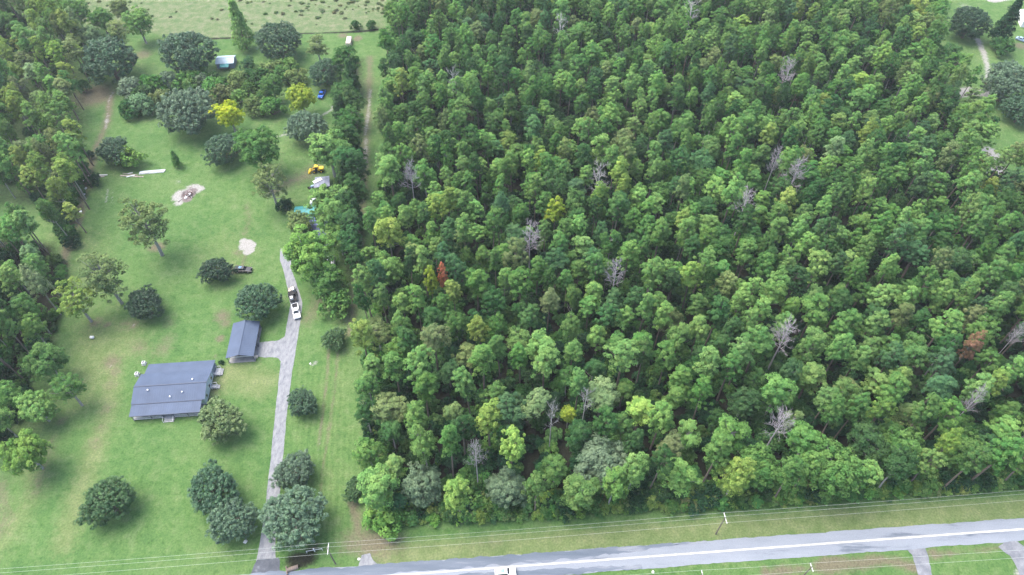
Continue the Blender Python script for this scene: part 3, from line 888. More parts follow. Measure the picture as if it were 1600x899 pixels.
# row of dark trees along the forest track, far end first
row = [(550, 95, 38), (556, 122, 34), (545, 148, 36), (560, 158, 34), (540, 178, 40), (556, 192, 38), (545, 212, 40), (562, 226, 34), (552, 250, 40),
       (566, 262, 30), (545, 280, 40), (562, 296, 34), (548, 318, 40), (564, 334, 30), (552, 352, 38), (556, 378, 34)]
ordn = ['first', 'second', 'third', 'fourth', 'fifth', 'sixth', 'seventh', 'eighth', 'ninth', 'tenth', 'eleventh', 'twelfth', 'thirteenth', 'fourteenth', 'fifteenth', 'sixteenth',
        'seventeenth', 'eighteenth', 'nineteenth', 'twentieth'] + \
       [a + '-' + q if q else a[:-1] + 'ieth' for a in ('twenty', 'thirty', 'forty', 'fifty', 'sixty', 'seventy', 'eighty', 'ninety') for q in ('', 'first', 'second', 'third', 'fourth', 'fifth', 'sixth', 'seventh', 'eighth', 'ninth')][1:]
for i, (u, v, w) in enumerate(row):
    u -= 8
    plant_px('cedar' if i % 3 == 1 else 'hard', u, v, w * (0.9 if i % 3 == 1 else 1.2), jit(T['deep'], .2), f'{ordn[i]} dark tree of the row along the forest track, counted from the meadow',
             'dark tree row along the forest track', hs=(1.5 if i % 3 == 1 else 1.05))
# thicket between the shed and the golden tree
thick = [(205, 140), (222, 165), (240, 135), (200, 172), (252, 155), (262, 128), (285, 126), (300, 136), (318, 128), (335, 140), (350, 134), (345, 150), (372, 128), (390, 140),
         (405, 124), (372, 152), (395, 168), (410, 155), (440, 118), (452, 104), (425, 168), (330, 124), (225, 150), (310, 122), (388, 122), (425, 110), (462, 122)]
for i, (u, v) in enumerate(sorted(thick)):
    plant_px('shrub', u, v, trng.uniform(28, 42), jit(T[trng.choice(['mid', 'deep', 'light', 'olive', 'mid', 'moss'])], .2),
             f'{ordn[i]} leafy bush of the thicket above the golden tree, counted from the dirt patch', 'bushes of the thicket by the shed')
shr = [(118, 300), (112, 318), (124, 282), (104, 340), (95, 355), (128, 265), (108, 362)]
for i, (u, v) in enumerate(sorted(shr, key=lambda q: q[1])):
    plant_px('shrub', u, v, 26, jit(T['deep'], .2), f'{ordn[i]} dark bush on the scrubby lawn boundary, counted from the lumber pile', 'bushes along the lawn boundary')

# ------------------------------------------------------------------ forest
def in_poly(x, y, P):
    c = False
    n = len(P)
    for i in range(n):
        x0, y0 = P[i]; x1, y1 = P[(i + 1) % n]
        if (y0 > y) != (y1 > y) and x < (x1 - x0) * (y - y0) / (y1 - y0) + x0:
            c = not c
    return c

MARKED = [
 # kind, u, v, width px, tint, label, short name for the neighbours' labels
 ('dead', 642, 273, 26, None, 'small pale grey bare tree at the lawn side of the forest', 'small pale bare tree'),
 ('dead', 828, 370, 38, None, 'tallest lilac-grey bare tree, standing in the middle of the forest', 'tall lilac-grey bare tree'),
 ('dead', 962, 425, 32, None, 'grey bare tree deeper in from the tall lilac-grey one', 'grey bare tree in the middle'),
 ('dead', 1165, 316, 34, None, 'grey bare tree with a visible thin trunk among mid forest pines', 'grey bare tree with thin trunk'),
 ('dead', 1245, 268, 34, None, 'slanting grey bare tree, larger of a pair close together', 'slanting grey bare tree'),
 ('dead', 1212, 250, 20, None, 'small grey bare tree, lesser of a pair close together', None),
 ('dead', 1232, 112, 28, None, 'grey bare tree over a dark gap in the far part of the forest', 'far grey bare tree'),
 ('dead', 1226, 524, 42, None, 'wide grey bare tree with many fine twigs, deep side of the forest', 'wide twiggy grey tree'),
 ('dead', 1220, 660, 38, None, 'grey bare tree behind the big roadside hardwoods', 'bare tree behind the roadside hardwoods'),
 ('dead', 1592, 518, 24, None, 'grey bare tree cut off by the picture edge', None),
 ('dead', 1522, 626, 26, None, 'faint grey bare tree in a dark hollow below the brown pine', None),
 ('snag', 708, 135, 20, None, 'white snag with a bare trunk in the far forest by the dark tree row', 'white snag by the tree row'),
 ('snag', 875, 48, 22, None, 'white forked snag in a dark gap far back in the forest', 'white forked snag'),
 ('snag', 935, 284, 30, None, 'white broken snag behind the vivid green tree', None),
 ('snag', 1078, 26, 26, None, 'white snag close to the top of the picture', 'white snag at the top'),
 ('snag', 862, 655, 20, None, 'white leafless trunk standing in the clearing near the road', 'white leafless trunk'),
 ('snag', 914, 632, 20, None, 'white bare stem beside the tall pale tree near the road', None),
 ('dead', 743, 710, 28, None, 'bare brownish tangle of branches in the dark pocket near the road', None),
 ('pine', 692, 432, 17, 'rust', 'rust-red dead pine, the only red tree of the forest', 'rust-red dead pine'),
 ('pine', 1517, 543, 24, 'rustbrown', 'brown dead pine on the deep side of the forest', 'brown dead pine'),
 ('pine', 868, 330, 32, 'brightyellow', 'bright yellow-green pine in the middle of the forest', 'bright yellow-green pine'),
 ('pine', 673, 440, 22, 'brightyellow', 'small yellowish pine touching the rust-red dead pine', None),
 ('hard', 888, 648, 26, 'brightyellow', 'small low yellow tree in the clearing near the road', None),
 ('pine', 763, 655, 46, 'yellow-green', 'tall yellow-green tree with moss on its trunk near the road', 'tall yellow-green tree'),
 ('pine', 1376, 640, 34, 'lime', 'bright lime pine above the roadside hardwoods', 'bright lime pine'),
 ('pine', 937, 306, 30, 'lime', 'vivid green round tree in front of the white broken snag', 'vivid green round tree'),
 ('pine', 1304, 234, 34, 'pale', 'pale mint green pine in the far half of the forest', 'pale mint green pine'),
 ('pine', 1390, 415, 30, 'light', 'fresh green pine standing alone above a dark hollow', None),
 ('hard', 942, 722, 110, 'moss', 'largest grey-green mossy tree by the road', 'largest mossy tree'),
 ('hard', 790, 765, 78, 'moss', 'grey-green mossy tree on the road side of the bare tangle', 'mossy tree by the bare tangle'),
 ('hard', 660, 760, 76, 'moss', 'mossy tree with hanging grey strands near the forest corner', 'mossy corner tree'),
 ('hard', 1302, 735, 108, 'mid', 'widest round hardwood at the roadside edge', 'widest roadside hardwood'),
 ('hard', 1408, 705, 92, 'mid', 'broad hardwood beside the widest roadside hardwood', None),
 ('hard', 1500, 700, 84, 'mid', 'broad dark green hardwood by the roadside near the picture edge', 'broad picture-edge hardwood'),
 ('hard', 1180, 730, 90, 'mid', 'full green hardwood at the roadside behind the crossarm pole', 'full hardwood behind the pole'),
 ('hard', 1060, 745, 60, 'light', 'light green roadside tree showing a slanted pale trunk', 'tree with slanted pale trunk'),
 ('hard', 940, 620, 60, 'pale', 'tall pale green tree beside the white stems', None),
 ('hard', 838, 632, 50, 'pale', 'pale feathery tree with white trunk over the clearing', None),
 ('hard', 845, 545, 56, 'light', 'flat-topped green tree with a long bare trunk over a dark gap', 'flat-topped tree with bare trunk'),
 ('hard', 600, 425, 74, 'light', 'wide light green tree bulging towards the forest track', 'wide tree bulging towards the track'),
 ('pine', 608, 265, 46, 'light', 'tall light pine at the lawn edge of the forest by the sandy track', 'light pine by the sandy track'),
 ('hard', 590, 520, 54, 'olive', 'olive tree at the lawn edge opposite the small dark round tree', 'olive tree at the lawn edge'),
 ('hard', 610, 640, 62, 'olive', 'yellowish olive tree at the lawn edge, level with the house', 'yellowish tree at the lawn edge'),
]
GAPS = [(800, 612, 26), (830, 690, 26), (1062, 490, 22), (740, 215, 16), (935, 292, 18), (1285, 108, 18), (650, 545, 20), (880, 180, 14), (1130, 225, 14), (705, 610, 18), (1010, 700, 22),
        (750, 725, 26), (1330, 505, 16), (1480, 600, 24), (920, 560, 16), (1150, 670, 22), (1250, 420, 14), (980, 380, 14), (720, 500, 14), (860, 60, 12), (700, 640, 16), (1075, 180, 14),
        (1380, 150, 14), (1440, 330, 14), (1200, 590, 18), (1580, 640, 20), (850, 420, 12), (1100, 420, 14), (1230, 330, 16), (1000, 610, 16)]
frng = random.Random(77)
spots = []      # x, y, radius of ground already taken
SHORT = []
for i, (k, u, v, w, t, lb, short) in enumerate(MARKED):
    if k == 'hard' and w >= 66: k = 'broad'
    e, x, y = plant_px(k, u, v, w, jit(T[t], .06) if t else (0, 0, 0), lb, 'bare grey trees in the forest' if k in ('dead', 'snag') else None, variant=i, hs=(1.12 if k == 'pine' else 1.3 if k in ('dead', 'snag') else None),
                       cat='tree' if k in ('hard', 'broad') else None)
    spots.append((x, y, 2.7 if k in ('dead', 'snag') else 2.0 if w < 50 else 3.4))
    if short: SHORT.append((u, v, short))
for u, v, r in GAPS:
    x, y = G(u, v, 8)
    spots.append((x, y, r / 5.2 * 0.35 + 0.5))

cells = {}
def put(x, y, r):
    cells.setdefault((int(x // 8), int(y // 8)), []).append((x, y, r))
def free(x, y, r):
    cx, cy = int(x // 8), int(y // 8)
    for i in (-1, 0, 1):
        for j in (-1, 0, 1):
            for (a, b, q) in cells.get((cx + i, cy + j), ()):
                if (a - x) ** 2 + (b - y) ** 2 < (r + q) ** 2:
                    return False
    return True
for s in spots: put(*s)
cand = []
xs = [p[0] for p in FOREST]; ys = [p[1] for p in FOREST]
for _ in range(60000):
    x = frng.uniform(min(xs), max(xs)); y = frng.uniform(min(ys), max(ys))
    if not in_poly(x, y, FOREST): continue
    edge = (y - (road_pt(x - rpos[0])[1] + 9)) < 26
    big = frng.random() < (0.5 if edge else 0.12)
    r = frng.uniform(3.1, 4.4) if big else frng.triangular(2.0, 3.7, 2.5)
    if not free(x, y, r * 0.96): continue
    put(x, y, r * 0.96)
    hard = big or frng.random() < 0.22
    cand.append((x, y, r, 'hard' if hard else 'pine', edge))
# left wood: sampled where the crowns stand
LEFT1 = [G(u, v, 13) for u, v in ((-60, -60), (60, -40), (110, 20), (122, 80), (100, 150), (118, 190), (128, 240), (112, 310), (85, 345), (45, 300), (30, 275), (-60, 268))]
LEFT2 = [G(u, v, 11) for u, v in ((-60, 345), (20, 340), (72, 376), (78, 430), (48, 510), (14, 560), (2, 640), (-60, 700))]
for P, z, kk in ((LEFT1, 13, .75), (LEFT2, 11, .35)):
    xs = [p[0] for p in P]; ys = [p[1] for p in P]
    for _ in range(12000):
        x = frng.uniform(min(xs), max(xs)); y = frng.uniform(min(ys), max(ys))
        if not in_poly(x, y, P): continue
        r = frng.uniform(2.4, 3.3)
        if not free(x, y, r): continue
        put(x, y, r)
        cand.append((x, y, r, 'pine' if frng.random() < kk else 'hard', 'left1' if P is LEFT1 else 'left2'))

SHADES = [('mid green', 'mid', .36), ('light green', 'light', .32), ('dark green', 'deep', .15), ('bluish green', 'blue', .08), ('yellowish green', 'yellow-green', .04), ('olive green', 'olive', .05)]
def pick_shade(rs, edge):
    q = rs.random(); a = 0
    for nm, t, w in SHADES:
        a += w
        if q < a: return nm, t
    return SHADES[0][:2]

LEFTMARK = [(170, 93, 'broad oak by the dirt patch'), (165, 428, 'hazy olive tree on the lawn'), (72, 566, 'dark wood edge tree'), (58, 636, 'tree above the lime one'), (178, 236, 'oak at the lumber pile'), (116, 468, 'pale leaning tree')]
rows = []
for (x, y, r, k, edge) in cand:
    if edge == 'left2': nm, t = frng.choice([('dark green', 'deep'), ('light green', 'light'), ('mid green', 'mid'), ('light green', 'light'), ('pale green', 'pale')])
    elif edge == 'left1': nm, t = frng.choice([('mid green', 'mid'), ('light green', 'light'), ('olive green', 'olive'), ('pale green', 'pale'), ('yellowish green', 'yellow-green'), ('light green', 'light')])
    else: nm, t = pick_shade(frng, edge)
    rn, cn, hn = NOM[k]
    s = r * (1.16 if k == 'pine' else 1.14) / rn
    sz = (frng.uniform(0.62, 0.85) if frng.random() < .3 else frng.uniform(.9, 1.25)) if k == 'pine' else frng.uniform(.7, 1.25)
    if edge is True: sz *= 0.85
    u, v, sc = proj(x, y, cn * sz)
    rows.append(dict(x=x, y=y, k=k, s=s, sz=sz, tint=jit(T[t], .16, frng), shade=nm, u=u, v=v, size=sc * r, edge=edge))
vis = [q for q in rows if -12 < q['u'] < 1612 and -8 < q['v'] < 905]
ind = []
for k in ('pine', 'hard'):
    vk = sorted((q for q in vis if q['k'] == k), key=lambda q: -q['size'])
    already = sum(1 for m_ in MARKED + LAWN if m_[0] == k)
    ind += vk[:max(0, 296 - already)]
ids = {id(q) for q in ind}
# neighbours' labels: counted outward from the marked trees
sides = {}
for q in vis:
    marks = LEFTMARK if isinstance(q['edge'], str) else SHORT
    mk = min(marks, key=lambda m_: (m_[0] - q['u']) ** 2 + (m_[1] - q['v']) ** 2)
    du, dv = q['u'] - mk[0], q['v'] - mk[1]
    if abs(du) > abs(dv): side = ('lawn side' if du < 0 else 'inner side') if not isinstance(q['edge'], str) else ('house side' if du > 0 else 'outer side')
    else: side = 'road side' if dv > 0 else 'far side'
    sides.setdefault((mk[2], side), []).append((du * du + dv * dv, q))
for (mk, side), L in sides.items():
    L.sort(key=lambda a: a[0])
    for i, (_, q) in enumerate(L):
        kd = 'pine' if q['k'] == 'pine' else 'hardwood'
        q['label'] = f"{q['shade']} {kd}, {ordn[min(i, 98)]} from {mk} on its {side}"
for q in ind:
    plant(q['k'], q['x'], q['y'], q['s'], q['sz'], q['tint'], q['label'], ('left wood ' if isinstance(q['edge'], str) else 'forest ') + ('pines' if q['k'] == 'pine' else 'hardwoods'),
          lean=(frng.gauss(0, .03), frng.gauss(0, .03)))
rest = [q for q in rows if id(q) not in ids]

# ------------------------------------------------------------------ masses that nobody could count: one object each
def scatter(name, pts, protos, label, cat):
    """pts: dicts x, y, s, sz, tint, var; protos: (trunk object, crown object) pairs"""
    me = bpy.data.meshes.new(name)
    n = len(pts)
    me.vertices.add(n)
    me.vertices.foreach_set('co', np.array([(q['x'], q['y'], 0) for q in pts], np.float32).ravel())
    def attr(nm, ty, vals, key):
        a = me.attributes.new(nm, ty, 'POINT')
        a.data.foreach_set(key, np.asarray(vals, np.float32 if ty != 'INT' else np.int32).ravel())
    attr('tint', 'FLOAT_VECTOR', [q['tint'] for q in pts], 'vector')
    attr('rot', 'FLOAT_VECTOR', [(frng.gauss(0, .03), frng.gauss(0, .03), frng.uniform(0, 6.28)) for q in pts], 'vector')
    attr('scl', 'FLOAT_VECTOR', [(q['s'] * frng.uniform(.9, 1.1), q['s'] * frng.uniform(.9, 1.1), q['sz']) for q in pts], 'vector')
    attr('var', 'INT', [q['var'] for q in pts], 'value')
    o = bpy.data.objects.new(name, me)
    COL.objects.link(o)
    ng = bpy.data.node_groups.new(name, 'GeometryNodeTree')
    ng.interface.new_socket('Geometry', in_out='INPUT', socket_type='NodeSocketGeometry')
    ng.interface.new_socket('Geometry', in_out='OUTPUT', socket_type='NodeSocketGeometry')
    N, L = ng.nodes, ng.links
    gi = N.new('NodeGroupInput'); go = N.new('NodeGroupOutput')
    ip = N.new('GeometryNodeInstanceOnPoints')
    jg = N.new('GeometryNodeJoinGeometry')
    for pr in protos:
        j2 = N.new('GeometryNodeJoinGeometry')
        for ob in pr:
            oi = N.new('GeometryNodeObjectInfo')
            oi.transform_space = 'ORIGINAL'
            oi.inputs['Object'].default_value = ob
            L.new(oi.outputs['Geometry'], j2.inputs[0])
        gt = N.new('GeometryNodeGeometryToInstance')
        L.new(j2.outputs[0], gt.inputs[0])
        L.new(gt.outputs[0], jg.inputs[0])
    L.new(gi.outputs[0], ip.inputs['Points'])
    L.new(jg.outputs[0], ip.inputs['Instance'])
    ip.inputs['Pick Instance'].default_value = True
    def named(nm, ty):
        a = N.new('GeometryNodeInputNamedAttribute'); a.data_type = ty
        a.inputs['Name'].default_value = nm
        return a.outputs['Attribute']
    L.new(named('var', 'INT'), ip.inputs['Instance Index'])
    L.new(named('rot', 'FLOAT_VECTOR'), ip.inputs['Rotation'])
    L.new(named('scl', 'FLOAT_VECTOR'), ip.inputs['Scale'])
    L.new(ip.outputs[0], go.inputs[0])
    mod = o.modifiers.new('growth', 'NODES')
    mod.node_group = ng
    tag(o, label, cat, kind='stuff')
    return o

def proto_objs(kind):
    seen = {}
    for e, t, c in ALL_TREES:
        for tm, cm in KIND[kind]:
            if c.data is cm and cm.name not in seen:
                seen[cm.name] = (t, c)
    return list(seen.values())

for k, nm, lb in (('pine', 'far_forest', 'far pines of the forest merging into one green canopy'), ('hard', 'far_hardwood_forest', 'far hardwoods of the forest merging into the canopy')):
    pr = proto_objs(k)
    pts = [dict(q, var=frng.randrange(len(pr))) for q in rest if q['k'] == k]
    if pts: scatter(nm, pts, pr, lb, 'forest')

mid = []
pr = proto_objs('hard') + proto_objs('pine')
for P, n in ((FOREST, 220), (LEFT1, 30), (LEFT2, 20)):
    xs = [p[0] for p in P]; ys = [p[1] for p in P]
    for _ in range(n):
        x = frng.uniform(min(xs), max(xs)); y = frng.uniform(min(ys), max(ys))
        if in_poly(x, y, P):
            s = frng.uniform(.45, .75)
            mid.append(dict(x=x, y=y, s=s, sz=frng.uniform(.34, .6), tint=jit(T[frng.choice(['deep', 'dark', 'dark'])], .2, frng), var=frng.randrange(len(pr))))
scatter('young_forest_growth', mid, pr, 'young trees filling the gaps under the forest canopy', 'undergrowth')

# low growth under the trees and along the forest edge
pr = proto_objs('shrub')
pts = []
for P, n in ((FOREST, 9500), (LEFT1, 400), (LEFT2, 320)):
    xs = [p[0] for p in P]; ys = [p[1] for p in P]
    k = 0
    while k < n:
        x = frng.uniform(min(xs), max(xs)); y = frng.uniform(min(ys), max(ys))
        k += 1
        if in_poly(x, y, P):
            s = frng.uniform(.6, 1.7)
            pts.append(dict(x=x, y=y, s=s, sz=s * frng.uniform(.8, 1.4), tint=jit(T[frng.choice(['deep', 'dark', 'dark', 'deep', 'mid'])], .2, frng), var=frng.randrange(len(pr))))
ed = resample([FOREST[i] for i in (7, 8, 9, 10, 11)], 0.55)
for x, y in ed:
    for k in range(3):
        s = frng.uniform(.45, 1.15)
        xx = x + frng.gauss(0, .6); yy = y + frng.uniform(-.6, 5.5)
        pts.append(dict(x=xx, y=yy, s=s, sz=s * frng.uniform(.8, 1.4), tint=jit(T[frng.choice(['mid', 'light', 'deep', 'mid', 'lime', 'olive', 'yellow-green'])], .25, frng), var=frng.randrange(len(pr))))
ed = resample([FOREST[i] for i in (1, 2, 3, 4, 5, 6, 7)], 1.0)
for x, y in ed:
    s = frng.uniform(.4, 1.1)
    pts.append(dict(x=x + frng.uniform(0, 4), y=y, s=s, sz=s, tint=jit(T[frng.choice(['mid', 'light', 'deep', 'olive'])], .25, frng), var=frng.randrange(len(pr))))
for _ in range(900):      # scrub tufts in the meadow
    u = frng.uniform(130, 610); v = frng.uniform(-30, 40)
    x, y = G(u, v)
    if frng.random() > (0.5 if 460 < u < 600 and v < 24 else 0.10): continue
    s = frng.uniform(.25, .75)
    pts.append(dict(x=x, y=y, s=s, sz=s * .45, tint=jit(frng.choice([(.13, .19, .08), (.15, .18, .09), (.11, .18, .07)]), .25, frng), var=frng.randrange(len(pr))))
scatter('undergrowth', pts, pr, 'tangled low undergrowth beneath the trees and along the forest edge', 'undergrowth')

# ------------------------------------------------------------------ the house
def roof_sheet(mb, p, rib=0.6, th=0.07, rh=0.018):
    """p: eave-left, eave-right, ridge-right, ridge-left (top surface); ribs run from eave to ridge"""
    p = [np.array(q, float) for q in p]
    dn = np.array((0, 0, -th))
    mb.hexa([q + dn for q in p], p)
    L = np.linalg.norm(p[1] - p[0])
    n = int(L / rib)
    ux = (p[1] - p[0]) / L
    for i in range(n + 1):
        t = (i + .02) / n if i == 0 else (i - .02) / n if i == n else i / n
        a = p[0] + (p[1] - p[0]) * t; b = p[3] + (p[2] - p[3]) * t
        w = ux * .035; up = np.array((0, 0, rh))
        a0 = a + (b - a) * .004; b0 = b + (a - b) * .004
        mb.hexa([a0 - w, a0 + w, b0 + w, b0 - w], [a0 - w * .5 + up, a0 + w * .5 + up, b0 + w * .5 + up, b0 - w * .5 + up])
    return mb

def house():
    o = G(203, 650, 2.5)
    h = empty('house', (o[0], o[1], 0), R(4.6))
    tag(h, 'long low house with blue-grey metal roof and covered front porch', 'house')
    W = 18.4
    # roof: porch, front slope, rear slope, rear lean-to (y runs from the porch to the back)
    mb = roof_sheet(MB(), [(-.2, -.2, 2.5), (W - .6, -.2, 2.5), (W - .6, 3.25, 3.02), (-.2, 3.25, 3.02)]); mb.build('porch_roof', M['roof'], h)
    roof_sheet(MB(), [(-.3, 3.1, 3.16), (W + .2, 3.1, 3.16), (W + .2, 7.6, 4.5), (-.3, 7.6, 4.5)]).build('front_roof', M['roof'], h)
    roof_sheet(MB(), [(W + .2, 12.6, 3.05), (-.3, 12.6, 3.05), (-.3, 7.66, 4.5), (W + .2, 7.66, 4.5)]).build('rear_roof', M['roof'], h)
    roof_sheet(MB(), [(W + .1, 16.3, 2.35), (.55, 16.3, 2.35), (.55, 12.5, 2.98), (W + .1, 12.5, 2.98)]).build('lean_to_roof', M['roof'], h)
    MB().hexa([(-.32, 7.43, 4.49), (W + .22, 7.43, 4.49), (W + .22, 7.83, 4.49), (-.32, 7.83, 4.49)], [(-.32, 7.55, 4.60), (W + .22, 7.55, 4.60), (W + .22, 7.71, 4.60), (-.32, 7.71, 4.60)]).build('ridge_cap', M['roof_trim'], h)
    MB().box((W / 2 - .4, 3.02, 3.07), (W - .2, .12, .12)).build('roof_step_trim', M['roof_trim'], h)
    MB().box((W / 2 - .4, -.26, 2.40), (W - .35, .09, .16)).build('porch_fascia', M['roof_trim'], h)
    # walls
    def wall(name, a, b, z0, z1, th=.15, m=None):
        ax, ay = a; bx, by = b
        L = math.hypot(bx - ax, by - ay); r = math.atan2(by - ay, bx - ax)
        return MB().box(((ax + bx) / 2, (ay + by) / 2, (z0 + z1) / 2), (L, th, z1 - z0), r).build(name, m or M['siding'], h)
    fw = wall('front_wall', (.2, 3.4), (W - .3, 3.4), .5, 3.02)
    rw = wall('rear_wall', (.9, 16.0), (W - .2, 16.0), .5, 2.3)
    g = MB()
    for xx in (.2, W - .22):
        g = MB()
        x0, x1 = xx - .075, xx + .075
        prof = [(3.48, .5), (12.4, .5), (12.4, 2.98), (7.62, 4.38), (3.48, 3.16)]
        n = len(prof)
        vs = [(x0, y, z) for y, z in prof] + [(x1, y, z) for y, z in prof]
        g.add(vs, [tuple(range(n))[::-1], tuple(range(n, 2 * n))] + [(i, (i + 1) % n, n + (i + 1) % n, n + i) for i in range(n)])
        gw = g.build('gable_wall', M['siding'], h)
        for yy in (5.2, 8.3, 10.8):
            f = MB().box((xx + (.09 if xx > 5 else -.09), yy, 1.75), (.05, 1.05, 1.2)).build('window', M['white'], gw)
            MB().box((xx + (.12 if xx > 5 else -.12), yy, 1.75), (.03, .85, 1.0)).build('window_pane', M['window_glass'], gw)
        wall('lean_to_wall', (max(.9, xx), 12.5), (max(.9, xx), 15.9), .5, 2.28, m=M['siding_grey'])
    for xx in (2.2, 5.0, 12.4, 15.6):
        MB().box((xx, 3.30, 1.7), (1.1, .06, 1.2)).build('window', M['white'], fw)
        MB().box((xx, 3.265, 1.7), (.9, .04, 1.0)).build('window_pane', M['window_glass'], fw)
    MB().box((9.2, 3.30, 1.55), (1.0, .06, 2.05)).build('door', M['siding_grey'], fw)
    MB().box((W / 2, 9.6, .25), (W - .6, 12.4, .5)).build('foundation', M['concrete'], h)
    pf = MB().box((W / 2 - .4, 1.62, .42), (W - .8, 3.3, .14)).build('porch_floor', M['deck'], h)
    for xx in (.15, 4.9, 7.9, 10.6, 14.3, W - .95):
        MB().box((xx, .05, 1.42), (.14, .14, 1.86)).build('porch_post', M['steel_post'], h)
        MB().box((xx, .05, .175), (.2, .2, .35)).build('porch_pier', M['concrete'], h)
    for a, b in ((.25, 7.8), (10.7, W - 1.05)):
        r = MB().box(((a + b) / 2, .05, 1.32), (b - a, .07, .07))
        r.box(((a + b) / 2, .05, .62), (b - a, .05, .05))
        k = a + .2
        while k < b - .05:
            r.box((k, .05, .97), (.03, .03, .64)); k += .32
        r.build('porch_railing', M['white'], h)
    st = empty('front_steps', (0, 0, 0)); st.parent = h
    for i in range(3):
        MB().box((9.25, -.25 - .38 * i, .34 - .13 * i), (2.6, .36, .08)).build('step_tread', M['deck'], st)
    for sx in (7.95, 10.55):
        MB().tube((sx, -.1, 1.35), (sx, -1.25, .98), .035, .035, 6).build('handrail', M['white'], st)
        MB().box((sx, -1.25, .5), (.08, .08, .98)).build('rail_post', M['white'], st)
    # side stairs by the carport
    def side_deck(y, w, m, hgt, nm):
        d = empty(nm, (0, 0, 0)); d.parent = h
        MB().box((W + .75, y, hgt), (1.5, w, .1)).build('landing', m, d)
        for i in range(2):
            MB().box((W + 1.65 + .3 * i, y, hgt - .15 - .15 * i), (.3, w * .9, .08)).build('step_tread', m, d)
        for sy in (-w / 2, w / 2):
            for sx in (.15, 1.42):
                MB().box((W + sx, y + sy * .95, (hgt + 1.0) / 2), (.09, .09, hgt + 1.0)).build('rail_post', M['white'], d)
            MB().box((W + .78, y + sy * .95, hgt + .95), (1.3, .06, .08)).build('handrail', M['white'], d)
    side_deck(13.6, 2.4, M['deck'], .55, 'back_stairs')
    side_deck(8.8, 1.3, M['deck'], .5, 'side_stairs')
    for xx, yy, zz in ((14.6, 8.9, 4.12), (3.6, 6.4, 4.13), (12.6, 5.3, 3.80), (9.6, 4.3, 3.50)):
        v = MB(); v.tube((xx, yy, zz - .1), (xx, yy, zz + .35), .13, .13, 10); v.tube((xx, yy, zz + .35), (xx, yy, zz + .48), .22, .16, 10)
        v.build('roof_vent', M['vent'], h)
    return h
house()

# things standing at the house
def ac_unit(x, y, label):
    e = empty('air_conditioner', (x, y, 0), R(4.6)); tag(e, label, 'air conditioner')
    MB().box((0, 0, .05), (1.2, 1.2, .1)).build('pad', M['concrete'], e)
    MB().box((0, 0, .5), (.85, .85, .8)).build('case', M['white'], e)
    m = MB(); m.tube((0, 0, .9), (0, 0, .95), .36, .36, 14); m.build('fan_grille', M['steel_post'], e)
a = G(211, 586); ac_unit(a[0] + .7, a[1], 'white box unit standing at the end wall of the house')
a = G(226, 568); ac_unit(a[0], a[1] - .2, 'small white box unit behind the house under the lean-to eave')

# ------------------------------------------------------------------ the carport
def carport():
    o = G(353, 560, 2.6)
    c = empty('carport', (o[0], o[1], 0), R(5.2))
    tag(c, 'open carport with blue-grey metal gable roof at the gravel spur', 'carport')
    w, d = 7.4, 12.3
    roof_sheet(MB(), [(-.1, d, 2.6), (-.1, 0, 2.6), (w * .5 - .01, 0, 3.75), (w * .5 - .01, d, 3.75)]).build('roof_slope', M['roof'], c)
    roof_sheet(MB(), [(w + .1, 0, 2.6), (w + .1, d, 2.6), (w * .5 + .01, d, 3.75), (w * .5 + .01, 0, 3.75)]).build('roof_slope', M['roof'], c)
    MB().hexa([(w / 2 - .22, -.02, 3.70), (w / 2 + .22, -.02, 3.70), (w / 2 + .22, d + .02, 3.70), (w / 2 - .22, d + .02, 3.70)],
              [(w / 2 - .08, -.02, 3.83), (w / 2 + .08, -.02, 3.83), (w / 2 + .08, d + .02, 3.83), (w / 2 - .08, d + .02, 3.83)]).build('ridge_cap', M['roof'], c)
    for yy in (.25, 4.2, 8.3, d - .25):
        for xx in (.2, w - .2):
            MB().box((xx, yy, 1.27), (.14, .14, 2.48)).build('post', M['steel_post'], c)
    for xx in (.2, w - .2):
        MB().box((xx, d / 2, 2.45), (.10, d - .7, .14)).build('eave_beam', M['steel_post'], c)
    MB().box((w / 2, .25, 2.46), (w - .3, .10, .12)).build('tie_beam', M['white'], c)
    MB().box((w / 2, d / 2 - .1, .06), (w - .1, d - .3, .12)).build('slab', M['concrete'], c)
    MB().box((.12, d / 2 + 1.5, 1.25), (.06, d - 4, 2.3)).build('side_wall', M['siding_grey'], c)
    MB().box((w / 2, d - .12, 1.25), (w - .6, .06, 2.3)).build('back_wall', M['siding_grey'], c)
    return c
carport()
def crate(name, x, y, s, m, label, cat, rz=.3):
    e = empty(name, (x, y, 0), rz); tag(e, label, cat)
    MB().box((0, 0, s[2] / 2), s).build('body', m, e)
    MB().box((0, 0, s[2] + .04), (s[0] + .06, s[1] + .06, .08)).build('lid', m, e)
    return e
a = G(403, 541, .1); crate('storage_box', a[0] - .2, a[1], (1.1, .7, .8), M['steel_post'], 'dark storage box at the driveway side of the carport', 'box')
a = G(400, 560, .1); crate('storage_box', a[0], a[1] + .3, (.9, .6, .6), M['beige'], 'pale box at the front corner post of the carport', 'box')
plant_px('shrub', 346, 566, 8, T['dark'], 'small dark bush between the house and the carport', variant=0)

